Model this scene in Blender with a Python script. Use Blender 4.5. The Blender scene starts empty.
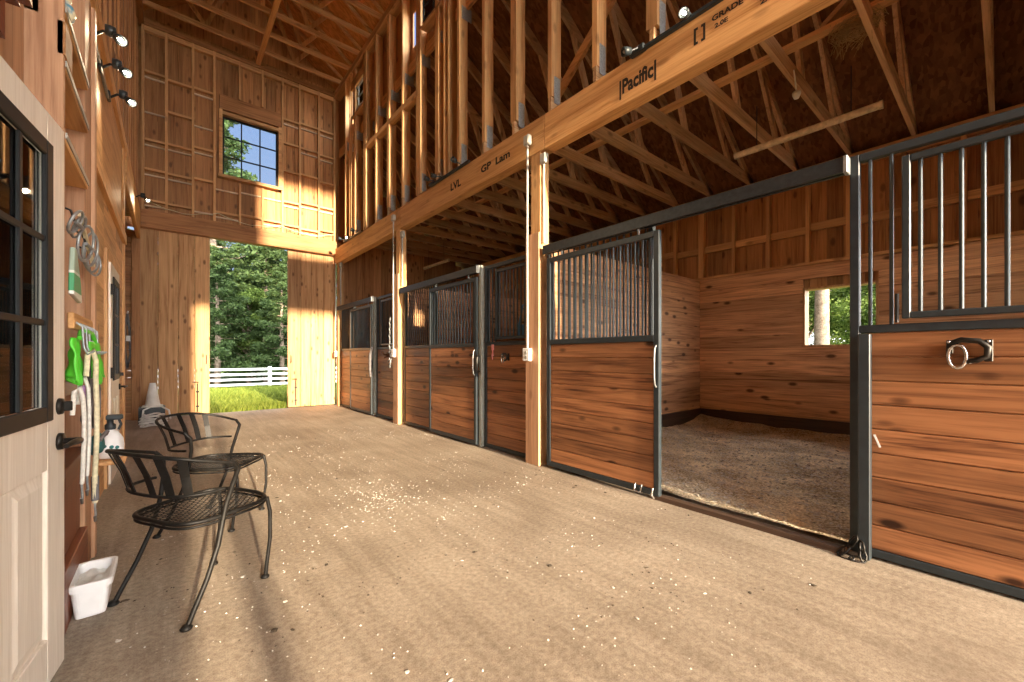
import bpy, bmesh, math, random
from mathutils import Vector, Matrix, noise
random.seed(7)
S = bpy.context.scene
COL = S.collection
R = math.radians

# ------------------------------------------------------------------ materials
def _new(name):
    m = bpy.data.materials.new(name); m.use_nodes = True
    nt = m.node_tree; b = nt.nodes['Principled BSDF']
    return m, nt, b
def N(nt, t, **k):
    n = nt.nodes.new(t)
    for a, v in k.items(): setattr(n, a, v)
    return n
def plain(name, col, rough=.5, metal=0, noise_amt=.15, nscale=18, spec=.5):
    m, nt, b = _new(name)
    tc = N(nt, 'ShaderNodeTexCoord'); no = N(nt, 'ShaderNodeTexNoise')
    no.inputs['Scale'].default_value = nscale; no.inputs['Detail'].default_value = 5
    nt.links.new(tc.outputs['Object'], no.inputs['Vector'])
    r = N(nt, 'ShaderNodeValToRGB'); e = r.color_ramp.elements
    e[0].position = .3; e[1].position = .7
    e[0].color = (*[c * (1 - noise_amt) for c in col], 1); e[1].color = (*[min(1, c * (1 + noise_amt)) for c in col], 1)
    nt.links.new(no.outputs['Fac'], r.inputs['Fac']); nt.links.new(r.outputs['Color'], b.inputs['Base Color'])
    b.inputs['Roughness'].default_value = rough; b.inputs['Metallic'].default_value = metal
    b.inputs['Specular IOR Level'].default_value = spec
    return m
def wood(name, dark, light, axis='Z', rough=.6, knots=.5, vary=.28, grain=1.0, ks=1.0):
    """sawn timber: grain along one axis, each board (mesh island) with its own tone, shift and knots"""
    m, nt, b = _new(name); L = nt.links.new
    tc = N(nt, 'ShaderNodeTexCoord'); geo = N(nt, 'ShaderNodeNewGeometry'); oi = N(nt, 'ShaderNodeObjectInfo')
    rnd = N(nt, 'ShaderNodeMath', operation='ADD'); L(geo.outputs['Random Per Island'], rnd.inputs[0]); L(oi.outputs['Random'], rnd.inputs[1])
    fr = N(nt, 'ShaderNodeMath', operation='FRACT'); L(rnd.outputs[0], fr.inputs[0])
    mul = N(nt, 'ShaderNodeMath', operation='MULTIPLY'); L(rnd.outputs[0], mul.inputs[0]); mul.inputs[1].default_value = 41.7
    add = N(nt, 'ShaderNodeVectorMath', operation='ADD'); L(tc.outputs['Object'], add.inputs[0]); L(mul.outputs[0], add.inputs[1])
    def mapped(along, across):
        mp = N(nt, 'ShaderNodeMapping')
        mp.inputs['Scale'].default_value = [along if a == axis else across for a in 'XYZ']
        L(add.outputs[0], mp.inputs['Vector']); return mp.outputs[0]
    n1 = N(nt, 'ShaderNodeTexNoise'); n1.inputs['Scale'].default_value = 1; n1.inputs['Detail'].default_value = 6; n1.inputs['Distortion'].default_value = 1.2
    n1.inputs['Roughness'].default_value = .62
    L(mapped(.7 * grain, 11 * grain), n1.inputs['Vector'])
    n2 = N(nt, 'ShaderNodeTexNoise'); n2.inputs['Scale'].default_value = 1; n2.inputs['Detail'].default_value = 3
    L(mapped(2.5 * grain, 85 * grain), n2.inputs['Vector'])
    mx = N(nt, 'ShaderNodeMath', operation='MULTIPLY_ADD'); L(n2.outputs['Fac'], mx.inputs[0]); mx.inputs[1].default_value = .5
    L(n1.outputs['Fac'], mx.inputs[2])
    rp = N(nt, 'ShaderNodeValToRGB'); e = rp.color_ramp.elements
    e[0].position = .54; e[0].color = (*dark, 1); e[1].position = .88; e[1].color = (*light, 1)
    mid = rp.color_ramp.elements.new(.69); mid.color = (*[(a * .45 + c * .55) for a, c in zip(dark, light)], 1)
    L(mx.outputs[0], rp.inputs['Fac'])
    # knots
    vo = N(nt, 'ShaderNodeTexVoronoi'); vo.inputs['Scale'].default_value = 1; vo.inputs['Randomness'].default_value = 1
    L(mapped(2.9 * ks, 6.2 * ks), vo.inputs['Vector'])
    kr = N(nt, 'ShaderNodeValToRGB'); ke = kr.color_ramp.elements
    ke[0].position = .10; ke[0].color = (knots, knots, knots, 1); ke[1].position = .21; ke[1].color = (0, 0, 0, 1)
    L(vo.outputs['Distance'], kr.inputs['Fac'])
    mk = N(nt, 'ShaderNodeMix', data_type='RGBA'); L(kr.outputs['Color'], mk.inputs[0]); L(rp.outputs['Color'], mk.inputs[6])
    mk.inputs[7].default_value = (dark[0] * .3, dark[1] * .25, dark[2] * .25, 1)
    hv = N(nt, 'ShaderNodeHueSaturation'); L(mk.outputs[2], hv.inputs['Color'])
    mr = N(nt, 'ShaderNodeMapRange'); L(fr.outputs[0], mr.inputs['Value'])
    mr.inputs['To Min'].default_value = 1 - vary; mr.inputs['To Max'].default_value = 1 + vary
    L(mr.outputs[0], hv.inputs['Value'])
    L(hv.outputs[0], b.inputs['Base Color'])
    bp = N(nt, 'ShaderNodeBump'); bp.inputs['Strength'].default_value = .25; bp.inputs['Distance'].default_value = .004
    L(mx.outputs[0], bp.inputs['Height']); L(bp.outputs[0], b.inputs['Normal'])
    b.inputs['Roughness'].default_value = rough; b.inputs['Specular IOR Level'].default_value = .3
    return m
W = {}
def wset(key, dark, light, axes='XYZ', **k):
    for a in axes: W[key + a] = wood(key + '_' + a.lower(), dark, light, a, **k)
wset('fir', (.38, .19, .075), (.66, .39, .175), vary=.22, knots=.45)
wset('siding', (.22, .095, .036), (.47, .235, .095), vary=.30, knots=.7)
wset('stall', (.075, .025, .011), (.345, .152, .066), rough=.42, vary=.36, knots=.95, ks=1.0, grain=.9)
wset('oldboard', (.20, .09, .042), (.66, .37, .19), rough=.6, vary=.24, knots=.9)
wset('pine', (.27, .125, .045), (.54, .315, .15), vary=.32, knots=.75, ks=1.15, grain=.75)
wset('truss', (.30, .17, .08), (.58, .37, .20), vary=.25, knots=.6)
wset('pink', (.30, .15, .08), (.52, .30, .175), vary=.12, knots=.4)
wset('mahog', (.10, .028, .012), (.21, .062, .026), rough=.4, vary=.15, knots=.4)
wset('beam', (.40, .185, .06), (.66, .38, .16), vary=.1, knots=.3)
wset('header', (.20, .085, .03), (.40, .19, .075), vary=.15, knots=.4)
W['kick'] = wood('dark_kickboard', (.03, .018, .012), (.075, .045, .03), 'Y', knots=.2)
W['kickX'] = wood('dark_kickboard_side', (.03, .018, .012), (.075, .045, .03), 'X', knots=.2)
W['palestrip'] = wood('lit_edge_strip', (.42, .31, .20), (.72, .60, .45), 'X', knots=.2)

M = {}
M['black'] = plain('black_powder_coat', (.022, .030, .036), .4, 0, .2, spec=.38)
M['bar'] = plain('dark_steel_bar', (.045, .06, .07), .42, .4, .15, 30)
M['galv'] = plain('galvanised_steel', (.30, .32, .33), .45, .6, .2, 40)
M['plate'] = plain('zinc_truss_plate', (.36, .39, .42), .5, .4, .25, 60)
M['paintpost'] = plain('grey_green_painted_steel', (.34, .36, .33), .4, .2, .12, 25)
M['pvc'] = plain('grey_pvc', (.36, .355, .32), .5, 0, .08)
M['whiteplastic'] = plain('white_plastic', (.80, .81, .82), .35, 0, .04)
M['dirtywhite'] = plain('dirty_white_plastic', (.66, .66, .63), .5, 0, .2, 9)
M['bulbglass'] = None
M['darkmetal'] = plain('black_iron', (.022, .020, .018), .45, .6, .3, 30)
M['rust'] = plain('rusty_iron', (.16, .07, .035), .7, .3, .4, 30)
M['chairiron'] = plain('worn_black_iron', (.008, .0075, .007), .5, 0, .5, 45, spec=.22)
M['chrome'] = plain('polished_steel', (.55, .55, .55), .25, .95, .1)
M['green'] = plain('bright_green_plastic', (.10, .62, .04), .45, 0, .12, 7)
M['teal'] = plain('teal_fabric', (.02, .16, .17), .7, 0, .3, 12)
M['rope'] = plain('cream_rope', (.66, .60, .40), .8, 0, .2, 60)
M['ropewhite'] = plain('white_rope', (.68, .66, .60), .8, 0, .15, 60)
M['purple'] = plain('lilac_webbing', (.40, .22, .46), .7, 0, .12, 20)
M['grey'] = plain('grey_cloth', (.14, .13, .135), .85, 0, .35, 14)
M['paper'] = plain('paper_sheet', (.72, .70, .62), .7, 0, .08, 8)
M['bluepl'] = plain('blue_plastic', (.06, .22, .42), .4, 0, .15)
M['paleblue'] = plain('pale_blue_curtain', (.80, .86, .92), .8, 0, .06)
M['jambwhite'] = plain('white_casing_paint', (.82, .86, .90), .5, 0, .04)
M['redtag'] = plain('pink_tape', (.70, .28, .28), .6, 0, .2)
M['straw'] = plain('dry_straw', (.42, .28, .12), .9, 0, .35, 40)
M['ivory'] = plain('cobwebbed_tube', (.55, .44, .29), .6, 0, .3, 25)
M['fence'] = plain('white_fence_paint', (.60, .62, .65), .5, 0, .06, 10)
M['cone'] = plain('faded_white_rubber', (.66, .66, .62), .55, 0, .12, 8)
M['stamp'] = plain('black_ink', (.02, .015, .01), .8, 0, .4, 50)
M['trimdark'] = plain('dark_bronze_window_frame', (.012, .013, .014), .5, 0, .2, spec=.2)
M['osb'] = None

def osb(name, dark, light):
    m, nt, b = _new(name); L = nt.links.new
    tc = N(nt, 'ShaderNodeTexCoord'); v = N(nt, 'ShaderNodeTexVoronoi'); v.inputs['Scale'].default_value = 14
    mp = N(nt, 'ShaderNodeMapping'); mp.inputs['Scale'].default_value = (1, 2.2, 1); mp.inputs['Rotation'].default_value = (0, 0, .6)
    L(tc.outputs['Object'], mp.inputs[0]); L(mp.outputs[0], v.inputs['Vector'])
    n = N(nt, 'ShaderNodeTexNoise'); n.inputs['Scale'].default_value = 5; n.inputs['Detail'].default_value = 6; L(tc.outputs['Object'], n.inputs['Vector'])
    mx = N(nt, 'ShaderNodeMix', data_type='RGBA'); mx.inputs[0].default_value = .5
    L(v.outputs['Color'], mx.inputs[6]); L(n.outputs['Fac'], mx.inputs[7])
    bw = N(nt, 'ShaderNodeRGBToBW'); L(mx.outputs[2], bw.inputs[0])
    r = N(nt, 'ShaderNodeValToRGB'); e = r.color_ramp.elements; e[0].position = .28; e[1].position = .72
    e[0].color = (*dark, 1); e[1].color = (*light, 1); L(bw.outputs[0], r.inputs['Fac']); L(r.outputs[0], b.inputs['Base Color'])
    b.inputs['Roughness'].default_value = .8; b.inputs['Specular IOR Level'].default_value = .2
    return m
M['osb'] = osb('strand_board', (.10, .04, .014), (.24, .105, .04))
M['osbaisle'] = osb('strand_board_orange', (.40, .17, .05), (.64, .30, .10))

def emit(name, col, st):
    m, nt, b = _new(name)
    b.inputs['Base Color'].default_value = (*col, 1); b.inputs['Emission Color'].default_value = (*col, 1); b.inputs['Emission Strength'].default_value = st
    return m
M['bulb'] = emit('lit_bulb', (1, .84, .58), 40)

def glass():
    m, nt, b = _new('window_glass'); L = nt.links.new
    tr = N(nt, 'ShaderNodeBsdfTransparent'); gl = N(nt, 'ShaderNodeBsdfGlossy'); gl.inputs['Roughness'].default_value = .02
    tr.inputs['Color'].default_value = (.93, .96, .97, 1)
    fz = N(nt, 'ShaderNodeFresnel'); fz.inputs['IOR'].default_value = 1.5
    mx = N(nt, 'ShaderNodeMixShader'); L(fz.outputs[0], mx.inputs[0]); L(tr.outputs[0], mx.inputs[1]); L(gl.outputs[0], mx.inputs[2])
    L(mx.outputs[0], nt.nodes['Material Output'].inputs['Surface'])
    return m
M['glass'] = glass()

def door_paint():
    m, nt, b = _new('beige_grained_door'); L = nt.links.new
    tc = N(nt, 'ShaderNodeTexCoord'); mp = N(nt, 'ShaderNodeMapping'); mp.inputs['Scale'].default_value = (40, 40, 2.2)
    L(tc.outputs['Object'], mp.inputs[0])
    n = N(nt, 'ShaderNodeTexNoise'); n.inputs['Scale'].default_value = 1; n.inputs['Detail'].default_value = 5; n.inputs['Distortion'].default_value = 1.5; L(mp.outputs[0], n.inputs['Vector'])
    r = N(nt, 'ShaderNodeValToRGB'); e = r.color_ramp.elements; e[0].position = .3; e[1].position = .75
    e[0].color = (.63, .565, .48, 1); e[1].color = (.79, .735, .65, 1); L(n.outputs['Fac'], r.inputs['Fac']); L(r.outputs[0], b.inputs['Base Color'])
    bp = N(nt, 'ShaderNodeBump'); bp.inputs['Strength'].default_value = .15; bp.inputs['Distance'].default_value = .003; L(n.outputs['Fac'], bp.inputs['Height']); L(bp.outputs[0], b.inputs['Normal'])
    b.inputs['Roughness'].default_value = .45
    return m
M['doorpaint'] = door_paint()

def concrete():
    m, nt, b = _new('sandy_concrete_floor'); L = nt.links.new
    tc = N(nt, 'ShaderNodeTexCoord')
    def ns(sc, det, vec=None, dist=0):
        n = N(nt, 'ShaderNodeTexNoise'); n.inputs['Scale'].default_value = sc; n.inputs['Detail'].default_value = det; n.inputs['Distortion'].default_value = dist
        L(vec or tc.outputs['Object'], n.inputs['Vector']); return n.outputs['Fac']
    def ramp(fac, p0, c0, p1, c1):
        r = N(nt, 'ShaderNodeValToRGB'); e = r.color_ramp.elements; e[0].position = p0; e[1].position = p1; e[0].color = (*c0, 1); e[1].color = (*c1, 1)
        L(fac, r.inputs['Fac']); return r.outputs['Color']
    def mix(f, a, c, mode='MIX'):
        x = N(nt, 'ShaderNodeMix', data_type='RGBA', blend_type=mode)
        if isinstance(f, float): x.inputs[0].default_value = f
        else: L(f, x.inputs[0])
        for i, v in ((6, a), (7, c)):
            if isinstance(v, tuple): x.inputs[i].default_value = (*v, 1)
            else: L(v, x.inputs[i])
        return x.outputs[2]
    base = ramp(ns(1.1, 8, dist=.6), .32, (.275, .222, .172), .68, (.395, .33, .262))
    fine = ramp(ns(42, 8), .3, (.74, .73, .72), .68, (1.12, 1.16, 1.16))
    base = mix(1.0, base, fine, 'MULTIPLY')
    grit = ramp(ns(170, 4), .34, (.72, .70, .68), .56, (1.06, 1.06, 1.06))
    base = mix(.85, base, grit, 'MULTIPLY')
    # broom streaks along the aisle
    mp = N(nt, 'ShaderNodeMapping'); mp.inputs['Scale'].default_value = (14, .9, 1); mp.inputs['Rotation'].default_value = (0, 0, .16); L(tc.outputs['Object'], mp.inputs[0])
    st = ramp(ns(1, 6, mp.outputs[0], .5), .35, (.85, .84, .83), .62, (1.05, 1.05, 1.05))
    base = mix(1.0, base, st, 'MULTIPLY')
    # dark damp stains
    sp = ramp(ns(.75, 5, dist=1.0), .62, (0, 0, 0), .78, (1, 1, 1))
    spw = N(nt, 'ShaderNodeMath', operation='MULTIPLY'); L(sp, spw.inputs[0]); spw.inputs[1].default_value = .55
    base = mix(spw.outputs[0], base, (.15, .115, .085))
    # pale trodden flecks
    vo = N(nt, 'ShaderNodeTexVoronoi'); vo.inputs['Scale'].default_value = 26; L(tc.outputs['Object'], vo.inputs['Vector'])
    fl = ramp(vo.outputs['Distance'], .06, (1, 1, 1), .13, (0, 0, 0))
    gate = ramp(ns(1.8, 4), .5, (0, 0, 0), .62, (.6, .6, .6))
    fm = N(nt, 'ShaderNodeMath', operation='MULTIPLY'); L(fl, fm.inputs[0]); L(gate, fm.inputs[1])
    base = mix(fm.outputs[0], base, (.60, .53, .43))
    L(base, b.inputs['Base Color']); b.inputs['Roughness'].default_value = .75; b.inputs['Specular IOR Level'].default_value = .25
    bp = N(nt, 'ShaderNodeBump'); bp.inputs['Strength'].default_value = .22; bp.inputs['Distance'].default_value = .006; L(ns(30, 9), bp.inputs['Height']); L(bp.outputs[0], b.inputs['Normal'])
    return m
M['floor'] = concrete()
def two_noise(name, c0, c1, s1, s2, rough=.9, bump=.5, dist=.01):
    m, nt, b = _new(name); L = nt.links.new
    tc = N(nt, 'ShaderNodeTexCoord')
    a = N(nt, 'ShaderNodeTexNoise'); a.inputs['Scale'].default_value = s1; a.inputs['Detail'].default_value = 6; L(tc.outputs['Object'], a.inputs['Vector'])
    c = N(nt, 'ShaderNodeTexNoise'); c.inputs['Scale'].default_value = s2; c.inputs['Detail'].default_value = 5; L(tc.outputs['Object'], c.inputs['Vector'])
    mm = N(nt, 'ShaderNodeMath', operation='ADD'); L(a.outputs['Fac'], mm.inputs[0]); L(c.outputs['Fac'], mm.inputs[1])
    r = N(nt, 'ShaderNodeValToRGB'); e = r.color_ramp.elements; e[0].position = .38; e[1].position = .62
    h = N(nt, 'ShaderNodeMath', operation='MULTIPLY'); L(mm.outputs[0], h.inputs[0]); h.inputs[1].default_value = .5
    e[0].color = (*c0, 1); e[1].color = (*c1, 1); L(h.outputs[0], r.inputs['Fac']); L(r.outputs[0], b.inputs['Base Color'])
    b.inputs['Roughness'].default_value = rough; b.inputs['Specular IOR Level'].default_value = .15
    bp = N(nt, 'ShaderNodeBump'); bp.inputs['Strength'].default_value = bump; bp.inputs['Distance'].default_value = dist; L(c.outputs['Fac'], bp.inputs['Height']); L(bp.outputs[0], b.inputs['Normal'])
    return m
M['bedding'] = two_noise('wood_shaving_bedding', (.24, .185, .11), (.90, .80, .60), 3, 60, bump=.9, dist=.02)
M['earth'] = two_noise('earth_under_grass', (.05, .08, .02), (.10, .14, .035), 2, 30)
M['bark'] = two_noise('tree_bark', (.10, .075, .055), (.26, .21, .17), 6, 30, bump=.9)
M['litterwhite'] = plain('pale_shavings', (.56, .53, .48), .8, 0, .2, 90)
M['litterdark'] = plain('dark_droppings', (.06, .045, .03), .9, 0, .4, 90)
def leafmat(name, c0, c1):
    m, nt, b = _new(name); L = nt.links.new
    g = N(nt, 'ShaderNodeNewGeometry'); r = N(nt, 'ShaderNodeValToRGB'); e = r.color_ramp.elements
    e[0].color = (*c0, 1); e[1].color = (*c1, 1); L(g.outputs['Random Per Island'], r.inputs['Fac'])
    L(r.outputs[0], b.inputs['Base Color']); b.inputs['Roughness'].default_value = .6; b.inputs['Specular IOR Level'].default_value = .2
    tl = N(nt, 'ShaderNodeBsdfTranslucent'); L(r.outputs[0], tl.inputs['Color'])
    mx = N(nt, 'ShaderNodeMixShader'); mx.inputs[0].default_value = .35; L(b.outputs[0], mx.inputs[1]); L(tl.outputs[0], mx.inputs[2])
    L(mx.outputs[0], nt.nodes['Material Output'].inputs['Surface'])
    return m
M['grass'] = leafmat('grass_blades', (.07, .11, .012), (.20, .24, .04))
M['pineleaf'] = leafmat('pine_foliage', (.014, .032, .010), (.060, .098, .030))
M['oakleaf'] = leafmat('broad_leaf_foliage', (.035, .075, .012), (.14, .20, .045))

# ------------------------------------------------------------------ mesh builder
class MB:
    def __init__(self): self.v = []; self.f = []; self.sm = []
    def add(self, vs, fs, smooth=False):
        o = len(self.v); self.v += [Vector(p) for p in vs]
        self.f += [tuple(i + o for i in f) for f in fs]; self.sm += [smooth] * len(fs)
        return self
    def box(self, x0, x1, y0, y1, z0, z1):
        if x0 > x1: x0, x1 = x1, x0
        if y0 > y1: y0, y1 = y1, y0
        if z0 > z1: z0, z1 = z1, z0
        return self.add([(x0, y0, z0), (x1, y0, z0), (x1, y1, z0), (x0, y1, z0), (x0, y0, z1), (x1, y0, z1), (x1, y1, z1), (x0, y1, z1)],
                 [(3, 2, 1, 0), (4, 5, 6, 7), (0, 1, 5, 4), (1, 2, 6, 5), (2, 3, 7, 6), (3, 0, 4, 7)])
    def bbox(self, x0, x1, y0, y1, z0, z1, b=.006):
        """box with chamfered edges"""
        bm = bmesh.new(); bmesh.ops.create_cube(bm, size=1)
        for v in bm.verts: v.co = Vector(((x0 + x1) / 2 + v.co.x * abs(x1 - x0), (y0 + y1) / 2 + v.co.y * abs(y1 - y0), (z0 + z1) / 2 + v.co.z * abs(z1 - z0)))
        bmesh.ops.bevel(bm, geom=bm.edges[:], offset=min(b, .45 * min(abs(x1 - x0), abs(y1 - y0), abs(z1 - z0))), segments=1, affect='EDGES', profile=.5)
        return self.frombm(bm)
    def frombm(self, bm, mat=None, smooth=False):
        bm.verts.ensure_lookup_table(); bm.verts.index_update()
        self.add([(mat @ v.co) if mat else v.co.copy() for v in bm.verts], [tuple(v.index for v in f.verts) for f in bm.faces], smooth)
        bm.free(); return self
    def bar(self, p, q, w, h, up=(0, 0, 1)):
        """rectangular member p->q, w sideways, h along up"""
        p, q = Vector(p), Vector(q); d = (q - p).normalized(); u = Vector(up); s = d.cross(u)
        if s.length < 1e-4: u = Vector((1, 0, 0)); s = d.cross(u)
        s.normalize(); u = s.cross(d).normalized()
        s *= w / 2; u *= h / 2
        return self.add([p - s - u, p + s - u, p + s + u, p - s + u, q - s - u, q + s - u, q + s + u, q - s + u],
                 [(0, 1, 2, 3), (7, 6, 5, 4), (0, 4, 5, 1), (1, 5, 6, 2), (2, 6, 7, 3), (3, 7, 4, 0)])
    def tube(self, pts, r, seg=8, closed=False, caps=True):
        pts = [Vector(p) for p in pts]; n = len(pts)
        rs = r if isinstance(r, (list, tuple)) else [r] * n
        t0 = (pts[1] - pts[0]).normalized()
        a = t0.orthogonal().normalized(); rings = []
        for i, p in enumerate(pts):
            if closed: t = (pts[(i + 1) % n] - pts[i - 1]).normalized()
            else: t = (pts[min(i + 1, n - 1)] - pts[max(i - 1, 0)]).normalized()
            a = (a - t * a.dot(t))
            a = a.normalized() if a.length > 1e-6 else t.orthogonal().normalized()
            b = t.cross(a)
            rings.append([p + (a * math.cos(k * 2 * math.pi / seg) + b * math.sin(k * 2 * math.pi / seg)) * rs[i] for k in range(seg)])
        vs = [v for rg in rings for v in rg]; fs = []
        for i in range(n if closed else n - 1):
            j = (i + 1) % n
            for k in range(seg):
                l = (k + 1) % seg
                fs.append((i * seg + k, i * seg + l, j * seg + l, j * seg + k))
        self.add(vs, fs, True)
        if caps and not closed:
            self.add(rings[0][::-1], [tuple(range(seg))]); self.add(rings[-1], [tuple(range(seg))])
        return self
    def cyl(self, p, q, r, seg=12, r2=None): return self.tube([p, q], [r, r if r2 is None else r2], seg)
    def lathe(self, prof, c, seg=20, axis='Z', cap=True):
        vs = []; fs = []; c = Vector(c); n = len(prof)
        for (r, h) in prof:
            for k in range(seg):
                a = k * 2 * math.pi / seg; x, y = r * math.cos(a), r * math.sin(a)
                vs.append(c + (Vector((x, y, h)) if axis == 'Z' else Vector((h, x, y)) if axis == 'X' else Vector((y, h, x))))
        for i in range(n - 1):
            for k in range(seg):
                l = (k + 1) % seg; fs.append((i * seg + k, i * seg + l, (i + 1) * seg + l, (i + 1) * seg + k))
        self.add(vs, fs, True)
        if cap:
            self.add(vs[:seg][::-1], [tuple(range(seg))]); self.add(vs[-seg:], [tuple(range(seg))])
        return self
    def sheet(self, poly, axis, a, b):
        """polygon (2-D points) extruded along axis from a to b"""
        def P(p, h): return (h, p[0], p[1]) if axis == 'X' else (p[0], h, p[1]) if axis == 'Y' else (p[0], p[1], h)
        n = len(poly); vs = [P(p, a) for p in poly] + [P(p, b) for p in poly]
        fs = [tuple(range(n))[::-1], tuple(range(n, 2 * n))] + [(i, (i + 1) % n, n + (i + 1) % n, n + i) for i in range(n)]
        return self.add(vs, fs)
    def xf(self, m):
        self.v = [m @ p for p in self.v]; return self
    def build(self, name, mat, parent=None, bevel=0, kind=None, recentre=True, fixn=True):
        off = Vector((0, 0, 0))
        if parent is not None:
            r = parent
            while r.parent: r = r.parent
            off = Vector(r['_o']) if '_o' in r else Vector((0, 0, 0))
        elif recentre:
            xs = [p.x for p in self.v]; ys = [p.y for p in self.v]; zs = [p.z for p in self.v]
            off = Vector(((min(xs) + max(xs)) / 2, (min(ys) + max(ys)) / 2, min(zs)))
        me = bpy.data.meshes.new(name); me.from_pydata([p - off for p in self.v], [], self.f)
        me.polygons.foreach_set('use_smooth', self.sm)
        if fixn:
            bm = bmesh.new(); bm.from_mesh(me); bmesh.ops.recalc_face_normals(bm, faces=bm.faces[:]); bm.to_mesh(me); bm.free()
        me.materials.append(mat); me.update()
        o = bpy.data.objects.new(name, me); COL.objects.link(o)
        if parent is not None: o.parent = parent
        else: o.location = off; o['_o'] = tuple(off)
        if bevel:
            md = o.modifiers.new('soft_edges', 'BEVEL'); md.width = bevel; md.segments = 2; md.limit_method = 'ANGLE'; md.angle_limit = R(40)
        if kind: o['kind'] = kind
        return o
def tag(o, label, cat, group=None, kind=None):
    o['label'] = label; o['category'] = cat
    if group: o['group'] = group
    if kind: o['kind'] = kind
    return o
def thing(name, label, cat, loc=(0, 0, 0), group=None, kind=None, rz=0):
    """an Empty at the thing's base; parts given in world coordinates hang under it"""
    o = bpy.data.objects.new(name, None); o.empty_display_size = .05; COL.objects.link(o)
    o.location = loc; o.rotation_euler.z = rz; o['_o'] = tuple(loc)
    return tag(o, label, cat, group, kind) if label else o
def struct(name, loc=(0, 0, 0)):
    o = thing(name, None, None, loc); o['kind'] = 'structure'; return o
def copy_tree(o, parent=None):
    c = o.copy(); COL.objects.link(c)
    if parent is not None: c.parent = parent
    for ch in list(o.children): copy_tree(ch, c)
    return c
ORD = ['first', 'second', 'third', 'fourth', 'fifth', 'sixth', 'seventh', 'eighth', 'ninth', 'tenth', 'eleventh', 'twelfth', 'thirteenth',
       'fourteenth', 'fifteenth', 'sixteenth', 'seventeenth', 'eighteenth']
def arc(c, r, a0, a1, n, plane='XZ'):
    out = []
    for i in range(n + 1):
        a = R(a0 + (a1 - a0) * i / n); u, w = r * math.cos(a), r * math.sin(a)
        out.append((c[0] + u, c[1], c[2] + w) if plane == 'XZ' else (c[0], c[1] + u, c[2] + w) if plane == 'YZ' else (c[0] + u, c[1] + w, c[2]))
    return out
P = dict(sun=10.5, north=.45, south=7.5, spot=10, exposure=1.1)
# ------------------------------------------------------------------ the setting
XL, XR, YE = -.44, 3.05, 10.35          # aisle sides, far end
F = 412.0; YAW = math.atan2(343, 412)
def ray(u):                              # ground direction of an image column, used to read positions off the end wall
    t = (u - 512) / F
    return math.sin(YAW) + math.cos(YAW) * t, math.cos(YAW) - math.sin(YAW) * t
def end_x(u, y=YE):
    a, b = ray(u); return y * a / b

fl = MB(); fl.box(-3.2, 3.16, -6, YE + .12, -.15, 0); fl.box(3.16, 6.7, -5, YE + .12, -.15, 0)
o = fl.build('floor', M['floor'], kind='structure', recentre=False)
tag(o, 'dusty sand coloured concrete aisle floor with pale and dark specks', 'floor')

# --- end wall : siding, studs, blocking, window opening
we = struct('wall_end')
WX0, WX1, WZ0, WZ1 = end_x(222.5), end_x(278.5), 4.93, 6.17      # window opening
sid = MB(); x = -1.95; i = 0
while x < 3.6:
    w = .2 + .04 * ((i * 7) % 5 - 2) / 2; xa, xb = x + .003, x + w - .003; x += w; i += 1
    segs = [(3.92, 7.62)] if x > -.42 else [(0, 7.62)]
    if xb > WX0 and xa < WX1:
        if xa < WX0: sid.box(xa, WX0, YE + .10, YE + .125, 3.92, 7.62)
        if xb > WX1: sid.box(WX1, xb, YE + .10, YE + .125, 3.92, 7.62)
        xa, xb = max(xa, WX0), min(xb, WX1); segs = [(3.92, WZ0), (WZ1, 7.62)]
    for z0, z1 in segs: sid.box(xa, xb, YE + .10, YE + .125, z0, z1)
sid.build('board_siding', W['sidingZ'], we)
outer = MB()
outer.box(-1.95, WX0, YE + .13, YE + .15, 3.6, 9.2); outer.box(WX1, 3.6, YE + .13, YE + .15, 3.6, 9.2)
outer.box(WX0, WX1, YE + .13, YE + .15, 3.6, WZ0); outer.box(WX0, WX1, YE + .13, YE + .15, WZ1, 9.2)
outer.build('outer_skin', W['sidingZ'], we)
SU = [142.8, 166.4, 193, 214.5, 240, 262.6, 282.6, 300, 319, 334.5]
for k, u in enumerate(SU):
    xx = end_x(u)
    m = MB()
    if WX0 - .06 < xx < WX1 + .02 and k in (4, 5):
        m.box(xx - .02, xx + .02, YE, YE + .09, WZ1 + .42, 7.40); m.box(xx - .02, xx + .02, YE, YE + .09, 3.92, WZ0 - .1)
    else: m.box(xx - .021, xx + .021, YE - .005, YE + .09, 3.92, 7.40)
    m.build('stud', W['firZ'], we)
rows = [4.13, 4.68, 5.30, 5.90, 6.50]; rr = random.Random(3)
bl = MB(); st = MB()
for k in range(len(SU) - 1):
    a, b = end_x(SU[k]) + .021, end_x(SU[k + 1]) - .021
    for z in rows + [7.3]:
        z += rr.uniform(-.05, .05) if z < 7 else 0
        if 3 <= k <= 5 and 4.75 < z < 6.9: continue
        if z > 7: bl.box(a, b, YE + .01, YE + .09, 7.31, 7.4); continue
        if rr.random() < .85: bl.box(a, b, YE + .012, YE + .09, z, z + .042)
        if rr.random() < .8: st.box(a, b, YE + .062, YE + .098, z - .085, z - .058)
bl.build('blocking', W['firX'], we); st.build('lit_edge_strip', W['palestrip'], we)  # pale strips paint in the light and cobwebs on the blocking
m = MB(); m.box(-.46, 3.25, YE - .02, YE + .12, 7.40, 7.445); m.box(-.46, 3.25, YE - .02, YE + .12, 7.45, 7.5); m.build('top_plate', W['headerX'], we)
m = MB(); m.box(WX0 - .05, WX1 + .05, YE - .012, YE + .09, WZ1 + .10, WZ1 + .40); m.build('window_header', W['headerX'], we)
w1 = struct('window_1')
m = MB()
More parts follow.
